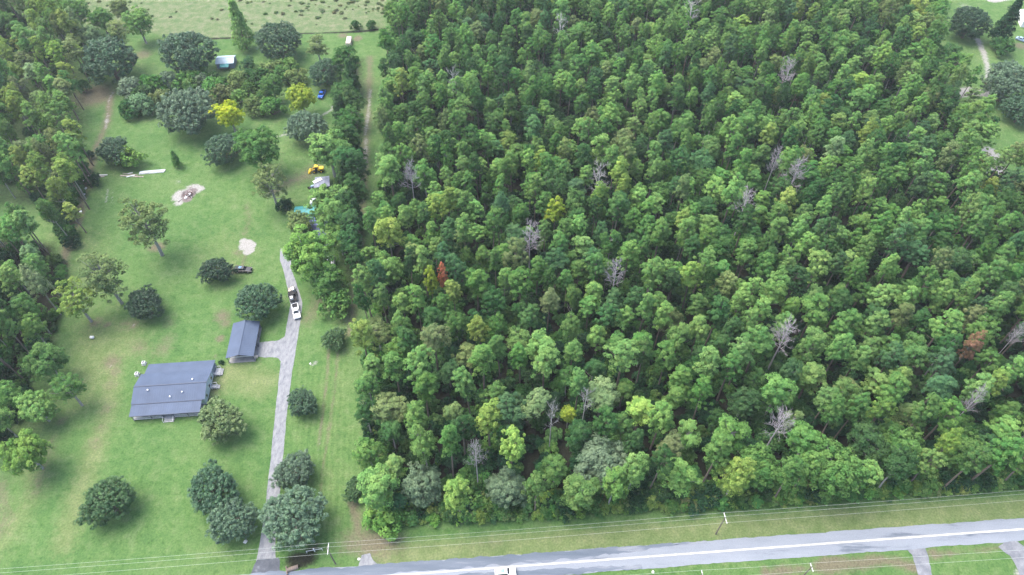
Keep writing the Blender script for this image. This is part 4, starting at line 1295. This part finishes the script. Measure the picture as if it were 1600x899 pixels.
# ------------------------------------------------------------------ vehicles
def vehicle(name, u, v, yaw, kind, paint, label, cat, L=4.9, W=1.95, loc=None):
    """local x = forward"""
    x, y = loc or G(u, v)
    e = empty(name, (x, y, 0.06), yaw)
    tag(e, label, cat)
    hl, hw = L / 2, W / 2
    if kind == 'pickup':
        prof = [(-hl, .5), (-hl, 1.05), (-.5, 1.05), (hl * .42, 1.08), (hl * .95, 1.0), (hl, .8), (hl, .45)]
        cab = (-.55, 1.3, -.45, .75)
        top = 1.88
    elif kind == 'suv':
        prof = [(-hl, .5), (-hl * .99, 1.1), (hl * .42, 1.12), (hl * .93, 1.0), (hl, .8), (hl, .42)]
        cab = (-hl * .97, hl * .44, -hl * .86, hl * .16)
        top = 1.75
    else:
        prof = [(-hl, .45), (-hl * .98, .95), (-hl * .6, 1.0), (hl * .38, .98), (hl * .92, .82), (hl, .65), (hl, .35)]
        cab = (-hl * .74, hl * .42, -hl * .45, hl * .05)
        top = 1.45
    low = .32
    pts = prof + [(hl * .98, low), (-hl * .98, low)]
    n = len(pts)
    b = MB()
    ring = []
    for s, k in ((-1, .94), (-1, 1.0), (1, 1.0), (1, .94)):
        inset = 0.0 if k == 1.0 else .09
        yy = s * (hw - (0 if k < 1 else .10)) if False else s * (hw if k < 1 else hw - .13)
        ring.append((yy, k))
    # outer flanks slightly lower than the top sheet: rounded shoulders
    secs = [(-hw, .93), (-hw + .14, 1.0), (hw - .14, 1.0), (hw, .93)]
    vs = []
    for yy, k in secs:
        for (px_, pz) in pts:
            vs.append((px_ * (.985 if k < 1 else 1.0), yy, low + (pz - low) * k))
    fs = []
    for s in range(3):
        for i in range(n):
            j = (i + 1) % n
            fs.append((s * n + i, s * n + j, (s + 1) * n + j, (s + 1) * n + i))
    fs += [tuple(range(n))[::-1], tuple(range(3 * n, 4 * n))]
    body = b.add(vs, fs).build('body', paint, e)
    zb = 1.0 if kind == 'sedan' else 1.06
    x0, x1, x2, x3 = cab
    ci, ct = hw - .10, hw - .30
    lo = [(x0, -ci, zb - .1), (x1, -ci, zb - .1), (x1, ci, zb - .1), (x0, ci, zb - .1)]
    hi = [(x2, -ct, top), (x3, -ct, top), (x3, ct, top), (x2, ct, top)]
    MB().hexa(lo, hi).build('cabin', paint, e)
    def pane(nm, q):
        q = [np.array(p, float) for p in q]
        nrm = np.cross(q[1] - q[0], q[3] - q[0]); nrm /= np.linalg.norm(nrm)
        cen = sum(q) / 4
        q = [cen + (p - cen) * .86 + nrm * .012 for p in q]
        MB().hexa([p - nrm * .008 for p in q], q).build(nm, M['glass'], e)
    pane('windshield', [lo[1], lo[2], hi[2], hi[1]])
    pane('rear_window', [lo[3], lo[0], hi[0], hi[3]])
    pane('side_window', [lo[0], lo[1], hi[1], hi[0]])
    pane('side_window', [lo[2], lo[3], hi[3], hi[2]])
    if kind == 'suv':
        MB().box(((x2 + x3) / 2 + .25, 0, top + .012), (.85, .8, .02)).build('sunroof', M['skyglass'], e)
    if kind == 'pickup':
        MB().box((-.62 - (hl - .62) / 2 - .02, 0, 1.052), (hl - .85, W - .5, .012)).build('bed_floor', M['black_rubber'], e)
        for s in (-1, 1):
            MB().box((-.62 - (hl - .62) / 2, s * (hw - .17), 1.10), (hl - .7, .10, .12)).build('bed_rail', paint, e)
        MB().box((-hl + .05, 0, 1.10), (.08, W - .3, .14)).build('tailgate', paint, e)
    for sx in (-hl * .62, hl * .64):
        for s in (-1, 1):
            wb = MB(); wb.tube((sx, s * (hw - .22), .33), (sx, s * (hw + .01), .33), .36, .36, 16)
            wh = wb.build('wheel', M['tyre'], e)
            MB().tube((sx, s * (hw + .008), .33), (sx, s * (hw + .03), .33), .2, .17, 12).build('rim', M['rim'], wh)
    for s in (-1, 1):
        MB().box((hl - .01, s * (hw - .28), .72 if kind == 'sedan' else .86), (.06, .34, .13)).build('headlight', M['lamp_clear'], e)
        MB().box((-hl + .0, s * (hw - .2), .86), (.05, .22, .2)).build('tail_light', M['lamp_red'], e)
        MB().box((x1 - .25, s * (hw + .06), zb + .1), (.16, .2, .14)).build('mirror', paint, e)
    MB().box((hl + .02, 0, .5), (.07, W - .3, .16)).build('front_bumper', M['steel_post'], e)
    MB().box((-hl - .02, 0, .52), (.07, W - .3, .16)).build('rear_bumper', M['steel_post'], e)
    return e

vehicle('parked_car', 381, 424, R(-2), 'suv', M['black_car'], 'black car parked on the lawn beside a dark round oak', 'car', 5.3)
tx, ty = G(463.5, 489)
truck_yaw = math.atan2(*(np.array(G(467, 505)) - np.array(G(459, 468)))[::-1])
vehicle('pickup_truck', 0, 0, truck_yaw, 'pickup', M['white_car'], 'white pickup truck on the driveway pulling a loaded trailer', 'truck', 5.7, 2.0, loc=(tx, ty))
vehicle('blue_car', 503.5, 150, R(-97), 'pickup', M['blue_car'], 'blue pickup parked under the dark oak by the sandy track', 'car', 5.3, 2.0)
vehicle('roadside_car', 784, 900, R(4.2), 'suv', M['white_car'], 'white car with sunroof driving along the road, cut off by the picture edge', 'car', 4.75, 1.95, loc=road_pt(-43.3, -1.35))
vehicle('parked_car', 1595, 64, R(-45), 'sedan', M['lightblue_car'], 'pale car parked in the far clearing at the picture edge', 'car', 4.7)

def flat_trailer():
    d = np.array((math.cos(truck_yaw), math.sin(truck_yaw)))
    c = np.array((tx, ty)) - d * 7.0
    e = empty('utility_trailer', (c[0], c[1], 0.05), truck_yaw)
    tag(e, 'dark flat trailer hitched behind the white pickup truck', 'trailer')
    MB().box((0, 0, .6), (5.6, 2.1, .12)).build('deck', M['black_rubber'], e)
    for s in (-1, 1):
        MB().box((0, s * 1.08, .78), (5.6, .06, .3)).build('side_rail', M['steel_post'], e)
        for xx in (-.9, .1):
            MB().tube((xx, s * 1.14, .33), (xx, s * 1.34, .33), .35, .35, 14).build('wheel', M['tyre'], e)
    t = MB(); t.tube((2.8, -.7, .55), (4.1, 0, .5), .05, .05, 6); t.tube((2.8, .7, .55), (4.1, 0, .5), .05, .05, 6)
    t.build('drawbar', M['steel_post'], e)
    for k, (ox, oy, s, m, lb, ct) in enumerate(((1.7, -.4, (.9, .8, .7), M['white'], 'white appliance box at the front of the trailer load', 'box'), (-1.5, .45, (1.0, .8, .9), M['tarp_white'], 'white sack at the back of the trailer load', 'sack'),
                                   (-1.4, -.55, (.7, .6, .5), M['beige'], 'beige carton at the back of the trailer load', 'carton'), (.1, .1, (1.5, 1.2, .8), M['black_rubber'], 'dark crate in the middle of the trailer load', 'crate'),
                                   (-2.4, 0, (.6, 1.6, .4), M['lumber'], 'short lumber bundle at the trailer tail', 'lumber'))):
        p = c + d * ox + np.array((-d[1], d[0])) * oy
        q = crate({'sack': 'sack', 'lumber': 'lumber_bundle'}.get(ct, 'cargo_' + ct), p[0], p[1], s, m, lb, ct, truck_yaw + .1 * k)
        q.location[2] = .71
flat_trailer()

# ------------------------------------------------------------------ sheds, campers and machines round the yard
def gable_shed(name, u, v, z, w, d, hgt, rise, rz, roofm, wallm, label, cat='shed', rib=.8):
    x, y = G(u, v, z)
    e = empty(name, (x, y, 0), rz); tag(e, label, cat)
    MB().box((0, 0, hgt / 2), (w - .5, d - .5, hgt)).build('walls', wallm, e)
    roof_sheet(MB(), [(-w / 2, -d / 2, hgt), (w / 2, -d / 2, hgt), (w / 2, -.005, hgt + rise), (-w / 2, -.005, hgt + rise)], rib).build('roof_slope', roofm, e)
    roof_sheet(MB(), [(w / 2, d / 2, hgt), (-w / 2, d / 2, hgt), (-w / 2, .005, hgt + rise), (w / 2, .005, hgt + rise)], rib).build('roof_slope', roofm, e)
    MB().box((0, 0, hgt + rise + .03), (w + .04, .3, .05)).build('ridge_cap', roofm, e)
    for sx in (-1, 1):
        MB().add([(sx * (w / 2 - .26), -d / 2 + .4, hgt), (sx * (w / 2 - .26), d / 2 - .4, hgt), (sx * (w / 2 - .26), 0, hgt + rise - .1),
                  (sx * (w / 2 - .34), -d / 2 + .4, hgt), (sx * (w / 2 - .34), d / 2 - .4, hgt), (sx * (w / 2 - .34), 0, hgt + rise - .1)],
                 [(0, 1, 2), (3, 5, 4), (0, 3, 4, 1), (1, 4, 5, 2), (2, 5, 3, 0)]).build('gable', wallm, e)
    MB().box((w * .15, -d / 2 + .22, 1.0), (1.0, .06, 1.9)).build('door', M['steel_post'], e)
    return e
s = gable_shed('garden_shed', 352, 92, 2.8, 7.6, 6.4, 2.4, .9, R(6), M['tin_blue'], M['siding_grey'], 'shed with pale blue tin roof beside the domed dark oak')
roof_sheet(MB(), [(-1.8, -5.2, 1.9), (1.8, -5.2, 1.9), (1.8, -3.25, 2.3), (-1.8, -3.25, 2.3)], .8).build('lean_to_roof', M['tin_teal'], s)
for sx in (-1.7, 1.7): MB().box((sx, -5.1, .94), (.1, .1, 1.86)).build('post', M['steel_post'], s)
gable_shed('teal_shed', 485, 327, 2.6, 10.5, 4.2, 2.3, .8, R(6), M['tin_teal'], M['siding_grey'], 'shed with teal tin roof half hidden by trees')
gable_shed('blue_barn', 493, 355, 3.4, 8.5, 11.5, 2.9, 1.3, R(6), M['tin_blue_strong'], M['siding_grey'], 'barn with strong blue tin roof under the trees', 'barn')

def camper(u, v, z, L, W, Hh, rz, m, label, name='camper'):
    x, y = G(u, v, z)
    e = empty(name, (x, y, 0), rz); tag(e, label, 'camper' if name == 'camper' else 'trailer')
    lo = [(-L / 2, -W / 2, .55), (L / 2, -W / 2, .55), (L / 2, W / 2, .55), (-L / 2, W / 2, .55)]
    mid = [(p[0], p[1], Hh - .35) for p in lo]
    hi = [(-L / 2 + .35, -W / 2 + .25, Hh), (L / 2 - .6, -W / 2 + .25, Hh), (L / 2 - .6, W / 2 - .25, Hh), (-L / 2 + .35, W / 2 - .25, Hh)]
    b = MB(); b.hexa(lo, mid)
    b.build('body', m, e)
    MB().hexa([(p[0], p[1], Hh - .348) for p in lo], hi).build('roof', m, e)
    MB().box((.4, 0, Hh + .1), (.9, .8, .2)).build('roof_unit', M['white'], e)
    MB().box((-L * .25, 0, Hh + .05), (.45, .45, .1)).build('roof_hatch', M['skyglass'], e)
    for s_ in (-1, 1):
        MB().box((0, s_ * (W / 2 + .012), 1.6), (L * .5, .03, .55)).build('window', M['glass'], e)
        MB().tube((-.5, s_ * (W / 2 - .25), .33), (-.5, s_ * (W / 2 - .02), .33), .34, .34, 14).build('wheel', M['tyre'], e)
    MB().tube((L / 2, 0, .5), (L / 2 + 1.2, 0, .45), .07, .05, 6).build('drawbar', M['steel_post'], e)
    MB().tube((L / 2 + 1.0, 0, .45), (L / 2 + 1.0, 0, -.02), .04, .05, 6).build('jack', M['steel_post'], e)
    return e
camper(515, 416, 2.7, 9.5, 2.5, 2.8, R(98), M['tin_white'], 'white camper under trees beside the dark tree row')
camper(497, 312, 2.6, 5.5, 2.5, 2.6, R(8), M['tin_white'], 'white camper roof showing through leaves behind the teal shed')
camper(545, 63, 1.8, 6.0, 2.3, 2.3, R(93), M['beige'], 'small beige trailer on bare ground below the meadow fence line', 'beige_trailer')

def loader():
    x, y = G(498, 268)
    e = empty('wheel_loader', (x, y, 0), R(188)); tag(e, 'yellow loader with bucket parked behind the grey tarp shelter', 'loader')
    MB().box((-.9, 0, 1.25), (2.0, 1.5, .9)).build('engine_hood', M['yellow'], e)
    MB().box((.3, 0, .85), (2.2, 1.1, .5)).build('chassis', M['black_rubber'], e)
    c = MB().hexa([(-.1, -.75, 1.1), (1.1, -.75, 1.1), (1.1, .75, 1.1), (-.1, .75, 1.1)], [(0, -.65, 2.5), (.95, -.65, 2.5), (.95, .65, 2.5), (0, .65, 2.5)]).build('cab', M['glass'], e)
    MB().box((.48, 0, 2.56), (1.25, 1.5, .12)).build('cab_roof', M['yellow'], e)
    for sx, r in ((-1.1, .62), (1.4, .62)):
        for s_ in (-1, 1):
            w = MB().tube((sx, s_ * .72, r), (sx, s_ * 1.12, r), r, r, 18).build('wheel', M['tyre'], e)
            MB().tube((sx, s_ * 1.11, r), (sx, s_ * 1.15, r), .3, .28, 12).build('rim', M['yellow'], w)
    for s_ in (-1, 1):
        MB().path([(.9, s_ * .5, 1.5), (2.1, s_ * .5, 1.2), (2.9, s_ * .5, .55)], [.13, .13, .1], 6).build('lift_arm', M['yellow'], e)
    b = MB(); b.hexa([(2.8, -1.1, .05), (3.6, -1.1, .05), (3.6, 1.1, .05), (2.8, 1.1, .05)], [(2.75, -1.1, .95), (2.95, -1.1, .95), (2.95, 1.1, .95), (2.75, 1.1, .95)])
    b.build('bucket', M['yellow'], e)
loader()
def shelter():
    x, y = G(503, 284, 2.0)
    e = empty('tarp_shelter', (x, y, 0), R(8)); tag(e, 'grey tarp shelter on poles in front of the yellow loader', 'shelter')
    w, d = 5.6, 5.6
    t = MB(); n = 9
    vs = []; fs = []
    for i in range(n + 1):
        for j in range(n + 1):
            a, b = i / n - .5, j / n - .5
            vs.append((a * w * (1 - .12 * (b + .5)), b * d, 2.0 + .35 * (1 - abs(b) * 2) - .18 * abs(math.sin(3 * math.pi * (a + .5))) * .5 + .05 * math.sin(9 * a + 7 * b)))
    m_ = len(vs)
    vs += [(p[0], p[1], p[2] - .03) for p in vs]
    for i in range(n):
        for j in range(n):
            q = (i * (n + 1) + j, (i + 1) * (n + 1) + j, (i + 1) * (n + 1) + j + 1, i * (n + 1) + j + 1)
            fs.append(q); fs.append(tuple(k + m_ for k in q[::-1]))
    t.add(vs, fs).build('tarp', M['tarp_grey'], e)
    for a in (-.42, .42):
        for b in (-.45, .45):
            MB().tube((a * w, b * d, 0), (a * w, b * d, 2.0), .05, .05, 6).build('pole', M['steel_post'], e)
    x2, y2 = G(496, 282, 2.5)
    s2 = MB(); s2.hexa([(-1.6, -.65, -.02), (1.6, -.65, -.02), (1.6, .65, -.02), (-1.6, .65, -.02)], [(-1.6, -.65, .03), (1.6, -.65, .03), (1.6, .65, .03), (-1.6, .65, .03)])
    o = s2.build('white_board', M['tarp_white'], None, loc=(x2, y2, 2.44), rz=R(40))
    tag(o, 'white board lying on the grey tarp shelter', 'board')
    o = MB().box((0, 0, 0), (.16, 4.2, .1)).build('white_plank', M['tarp_white'], None, loc=(*G(491, 287, 1.6), .05), rz=R(-25)); tag(o, 'white plank leaning at the edge of the grey tarp shelter', 'plank')
    o.location = (*G(491, 289, .1), .06)
shelter()
def mower():
    x, y = G(487, 294)
    e = empty('riding_mower', (x, y, 0), R(40)); tag(e, 'dark blue riding mower at the corner of the grey tarp shelter', 'mower')
    MB().hexa([(-.2, -.4, .4), (1.1, -.35, .4), (1.1, .35, .4), (-.2, .4, .4)], [(-.1, -.35, .95), (1.0, -.28, .85), (1.0, .28, .85), (-.1, .35, .95)]).build('hood', M['lightblue_car'], e)
    MB().box((-.8, 0, .65), (.6, .6, .12)).build('seat', M['black_rubber'], e)
    MB().box((-1.05, 0, .95), (.12, .6, .6)).build('seat_back', M['black_rubber'], e)
    MB().box((0, 0, .28), (1.5, 1.4, .16)).build('cutting_deck', M['black_car'], e)
    for sx, r in ((-.9, .34), (.9, .24)):
        for s_ in (-1, 1):
            MB().tube((sx, s_ * .42, r), (sx, s_ * .66, r), r, r, 12).build('wheel', M['tyre'], e)
mower()
# corner of the white house in the far clearing
s = gable_shed('white_house', 1612, 26, 3.0, 11, 9, 2.8, 1.4, R(75), M['tin_white'], M['white'], 'white house cut off by the picture edge in the far clearing', 'house')

# ------------------------------------------------------------------ lumber pile, pipe, burn pile and small litter
def beam(name, u0, v0, u1, v1, w, hgt, z, m, label, cat, group=None):
    a = np.array(G(u0, v0)); b = np.array(G(u1, v1)); c = (a + b) / 2; d = b - a
    L = np.linalg.norm(d)
    k = MB()
    k.hexa([(-L / 2, -w / 2, 0), (L / 2, -w / 2, 0), (L / 2, w / 2, 0), (-L / 2, w / 2, 0)], [(-L / 2 + .03, -w / 2 + .03, hgt), (L / 2 - .03, -w / 2 + .03, hgt), (L / 2 - .03, w / 2 - .03, hgt), (-L / 2 + .03, w / 2 - .03, hgt)])
    o = k.build(name, m, None, loc=(c[0], c[1], z), rz=math.atan2(d[1], d[0]))
    tag(o, label, cat, group)
    return o
mt = empty('metal_sheet_stack', (*G(237, 269.5), 0), R(8)); tag(mt, 'long white metal sheeting lying on the grass at the lumber pile', 'metal sheet')
for i in range(4):
    MB().box((.15 * i, .06 * i, .09 + .07 * i), (8.6, 1.5 - .1 * i, .06)).build('sheet', M['sheet'], mt)
for i in range(3): MB().box((-3 + 3 * i, 0, .03), (.15, 1.5, .06)).build('bearer', M['lumber'], mt)
GL = 'lumber pile pieces'
bl = [(188, 275, 224, 277, .5, .25, 0, 'lumber', 'long brown beam nearest the white sheeting'), (192, 272, 215, 274, .3, .25, 0, 'lumber', 'short brown beam under the bright green bush'),
      (198, 278, 211, 275, .3, .2, .25, 'tarp_white', 'pale board crossing the brown beams'), (200, 273, 208, 271, .25, .2, .26, 'crossarm', 'pale short board lying by the green bush'),
      (138, 275, 168, 274, .45, .3, 0, 'crossarm', 'long pale beam below the dark oak'), (146, 278, 164, 276, .5, .25, 0, 'lumber', 'grey beam beside the long pale beam'),
      (90, 368, 116, 369, .6, .5, 0, 'lumber', 'fallen grey log at the end of the scrubby boundary')]
for u0, v0, u1, v1, w, hg, z, m_, lb in bl:
    beam('log' if 'log' in lb else 'lumber_beam', u0, v0, u1, v1, w, hg, z, M[m_], lb, 'log' if 'log' in lb else 'lumber', GL)
def rock_mesh(seed, s):
    rng = np.random.default_rng(seed)
    import bmesh
    bm = bmesh.new(); bmesh.ops.create_icosphere(bm, subdivisions=1, radius=s)
    for v_ in bm.verts: v_.co *= rng.uniform(.7, 1.2); v_.co.z *= .7
    me = bpy.data.meshes.new('chunk'); bm.to_mesh(me); bm.free()
    return me
def chunk(name, u, v, s, m, label, cat, seed, group=None, dz=.3):
    me = rock_mesh(seed, s); me.materials.append(m)
    o = bpy.data.objects.new(name, me); COL.objects.link(o)
    x, y = G(u, v); o.location = (x, y, s * dz)
    tag(o, label, cat, group)
    return o
for i, (u, v, s_) in enumerate(((134, 280, .5), (131, 283, .35), (134, 295, .6), (130, 299, .5), (132, 304, .4), (126, 332, .6))):
    chunk('white_rubble', u, v, s_, M['white'], 'white rubble lump lying along the scrubby boundary', 'rubble', i, 'white rubble along the boundary')
x, y = G(145, 529)
wt = empty('white_tank', (x, y, 0)); tag(wt, 'small white tank standing on the lawn near the leaning tree', 'tank')
MB().path([(-.55, 0, .55), (-.4, 0, .55), (.4, 0, .55), (.55, 0, .55)], [.25, .42, .42, .25], 14).build('body', M['white'], wt, True)
for sx in (-.3, .3): MB().box((sx, 0, .12), (.1, .6, .24)).build('foot', M['steel_post'], wt)
MB().tube((0, 0, .9), (0, 0, 1.08), .12, .1, 8).build('valve_cap', M['white'], wt)
bp = empty('burn_pile', (*G(296, 305), 0)); tag(bp, 'charred burn pile on a patch of white sand', 'burn pile')
br = random.Random(4)
for i in range(26):
    a, q = br.uniform(0, 6.28), abs(br.gauss(0, 1.3))
    cx, cy = q * math.cos(a) * .9, q * math.sin(a) * 1.3
    L = br.uniform(.6, 2.2); t = br.uniform(0, 3.14)
    MB().tube((cx - L / 2 * math.cos(t), cy - L / 2 * math.sin(t), .1), (cx + L / 2 * math.cos(t), cy + L / 2 * math.sin(t), .2 + br.uniform(0, .45)), .08, .05, 5).build('charred_branch', M['rust'] if i % 4 == 0 else M['ash'] if i % 5 else M['white'], bp)
for i in range(5):
    me = rock_mesh(40 + i, br.uniform(.25, .5)); me.materials.append(M['white'] if i < 3 else M['ash'])
    o = bpy.data.objects.new('charred_lump', me); COL.objects.link(o); o.parent = bp; o.location = (br.uniform(-1, 1), br.uniform(-1.8, .6), .2)

# ------------------------------------------------------------------ planted bed and sign at the drive mouth
x, y = G(458, 889)
cv = empty('culvert_pipe', (x, y, 0), R(20)); tag(cv, 'dark concrete culvert end in the brown bed at the drive mouth', 'culvert')
cvm = MB()
n = 16; vs = []
for xx in (-1.2, 1.2):
    for rr in (.5, .38):
        for k in range(n): vs.append((xx, rr * math.cos(6.2832 * k / n), .22 + rr * math.sin(6.2832 * k / n)))
fs = []
for k in range(n):
    j = (k + 1) % n
    fs += [(k, j, 2 * n + j, 2 * n + k), (n + k, 3 * n + k, 3 * n + j, n + j), (k, n + k, n + j, j), (2 * n + k, 2 * n + j, 3 * n + j, 3 * n + k)]
cvm.add(vs, fs).build('pipe', M['bark'], cv)
MB().box((-1.35, 0, .3), (.25, 1.9, .6)).build('headwall', M['bark'], cv)
x, y = G(492, 862)
gt = empty('white_gate_post', (x, y, 0), R(10)); tag(gt, 'white post with short rail at the brown bed by the driveway', 'post')
MB().box((0, 0, .75), (.18, .18, 1.5)).build('post', M['white'], gt)
MB().box((0, 0, 1.54), (.26, .26, .08)).build('post_cap', M['white'], gt)
MB().box((.9, 0, .95), (1.7, .07, .14)).build('rail', M['white'], gt)
MB().box((-.9, 0, .95), (1.7, .07, .14)).build('rail', M['white'], gt)
MB().box((1.75, 0, .5), (.12, .12, 1.0)).build('end_post', M['white'], gt)
MB().box((-1.75, 0, .5), (.12, .12, 1.0)).build('end_post', M['white'], gt)
x, y = G(492, 848)
mbx = empty('mailbox', (x, y, 0), R(-30)); tag(mbx, 'white mailbox on a post at the trunk side of the brown bed', 'mailbox')
MB().box((0, 0, .5), (.1, .1, 1.0)).build('post', M['white'], mbx)
k = MB(); k.box((0, 0, 1.1), (.6, .3, .2)); k.tube((-.3, 0, 1.2), (.3, 0, 1.2), .15, .15, 12); k.build('box', M['white'], mbx)
MB().box((.1, .19, 1.3), (.04, .03, .22)).build('flag', M['lamp_red'], mbx)
for i, (u, v, lb) in enumerate(((384, 847, 'white stone at the foot of the irregular bluish oak'), (1020, 894, 'pale stone on the verge across the road'), (561, 874, 'white stone on the short gravel apron'), (485, 490 + 79, 'white stone in the grass beside the driveway'))):
    chunk('stone', u, v, .55 if i == 0 else .35, M['crossarm'], lb, 'stone', 60 + i)

# ------------------------------------------------------------------ power lines
def pole(x, y, hgt, yaw, label, group, arm=2.5):
    e = empty('utility_pole', (x, y, 0), yaw); tag(e, label, 'utility pole', group)
    MB().tube((0, 0, -.1), (0, 0, hgt), .17, .11, 10).build('shaft', M['wood_pole'], e)
    MB().box((.16, 0, hgt - .35), (.14, arm, .16)).build('crossarm', M['crossarm'], e)
    for s_ in (-1, 0, 1):
        MB().tube((.16, s_ * (arm / 2 - .1) if s_ else .28, hgt - .27), (.16, s_ * (arm / 2 - .1) if s_ else .28, hgt - .02), .06, .05, 8).build('insulator', M['white'], e)
    return e
def wires(P, hgt, yaw, offs, sag, labels, group, r=.019):
    nx, ny = -math.sin(yaw), math.cos(yaw)
    for k, (o_, lb) in enumerate(zip(offs, labels)):
        pts = []
        for (x0, y0), (x1, y1) in zip(P[:-1], P[1:]):
            for i in range(14):
                t = i / 14
                pts.append((x0 + (x1 - x0) * t + nx * o_, y0 + (y1 - y0) * t + ny * o_, hgt - sag * 4 * t * (1 - t)))
        pts.append((P[-1][0] + nx * o_, P[-1][1] + ny * o_, hgt))
        o = MB().path(pts, [r] * len(pts), 4).build('power_line', M['wire'])
        tag(o, lb, 'wire', group)
HP = 9.5
p1 = np.array(G(511, 857, HP)); p2 = np.array(G(1133, 809, HP))
d12 = p2 - p1; yw = math.atan2(d12[1], d12[0])
PO = [p1 - d12, p1, p2, p2 + d12]
pole(*p1, HP, yw, 'utility pole with white crossarm beside the brown bed at the drive mouth', 'utility poles along the forest verge')
pole(*p2, HP, yw, 'utility pole with white crossarm on the verge before the full hardwood', 'utility poles along the forest verge')
wires([tuple(p) for p in PO], HP - .02, yw, (1.15, .28, -1.15), .55, ('power line nearest the forest of the verge poles', 'middle power line of the verge poles', 'power line nearest the road of the verge poles'), 'power lines of the forest verge')
q1 = np.array(G(1097, 897, 8)); q2 = np.array(G(1268, 886, 8))
d = q2 - q1; d /= np.linalg.norm(d); yq = math.atan2(d[1], d[0])
pole(*q1, 8, yq, 'pole at the picture edge across the road, beside the pale stone', 'poles across the road', 1.8)
pole(*q2, 8, yq, 'pole standing in the dirt strip across the road', 'poles across the road', 1.8)
Q = [q1 - d * 75, q1, q2, q2 + d * 85]
wires([tuple(p) for p in Q], 7.98, yq, (.8, -.8), .3, ('power line nearest the road of the poles across the road', 'power line farther from the road of the poles across the road'), 'power lines across the road')

# ------------------------------------------------------------------ moist air
hz = MB().box((0, 0, 80.25), (12000, 12000, 163.5))
me = bpy.data.meshes.new('haze'); me.from_pydata(hz.v, [], hz.f); me.update()
hm = bpy.data.materials.new('moist_air'); hm.use_nodes = True
hn = hm.node_tree.nodes
hn.remove(hn['Principled BSDF'])
pv = hn.new('ShaderNodeVolumePrincipled')
pv.inputs['Color'].default_value = (0.86, 0.92, 0.96, 1)
pv.inputs['Density'].default_value = 0.00015
pv.inputs['Anisotropy'].default_value = 0.2
hm.node_tree.links.new(pv.outputs[0], hn['Material Output'].inputs['Volume'])
me.materials.append(hm)
ho = bpy.data.objects.new('haze', me); COL.objects.link(ho)
tag(ho, 'thin moist haze between the drone and the far trees', 'haze', kind='stuff')
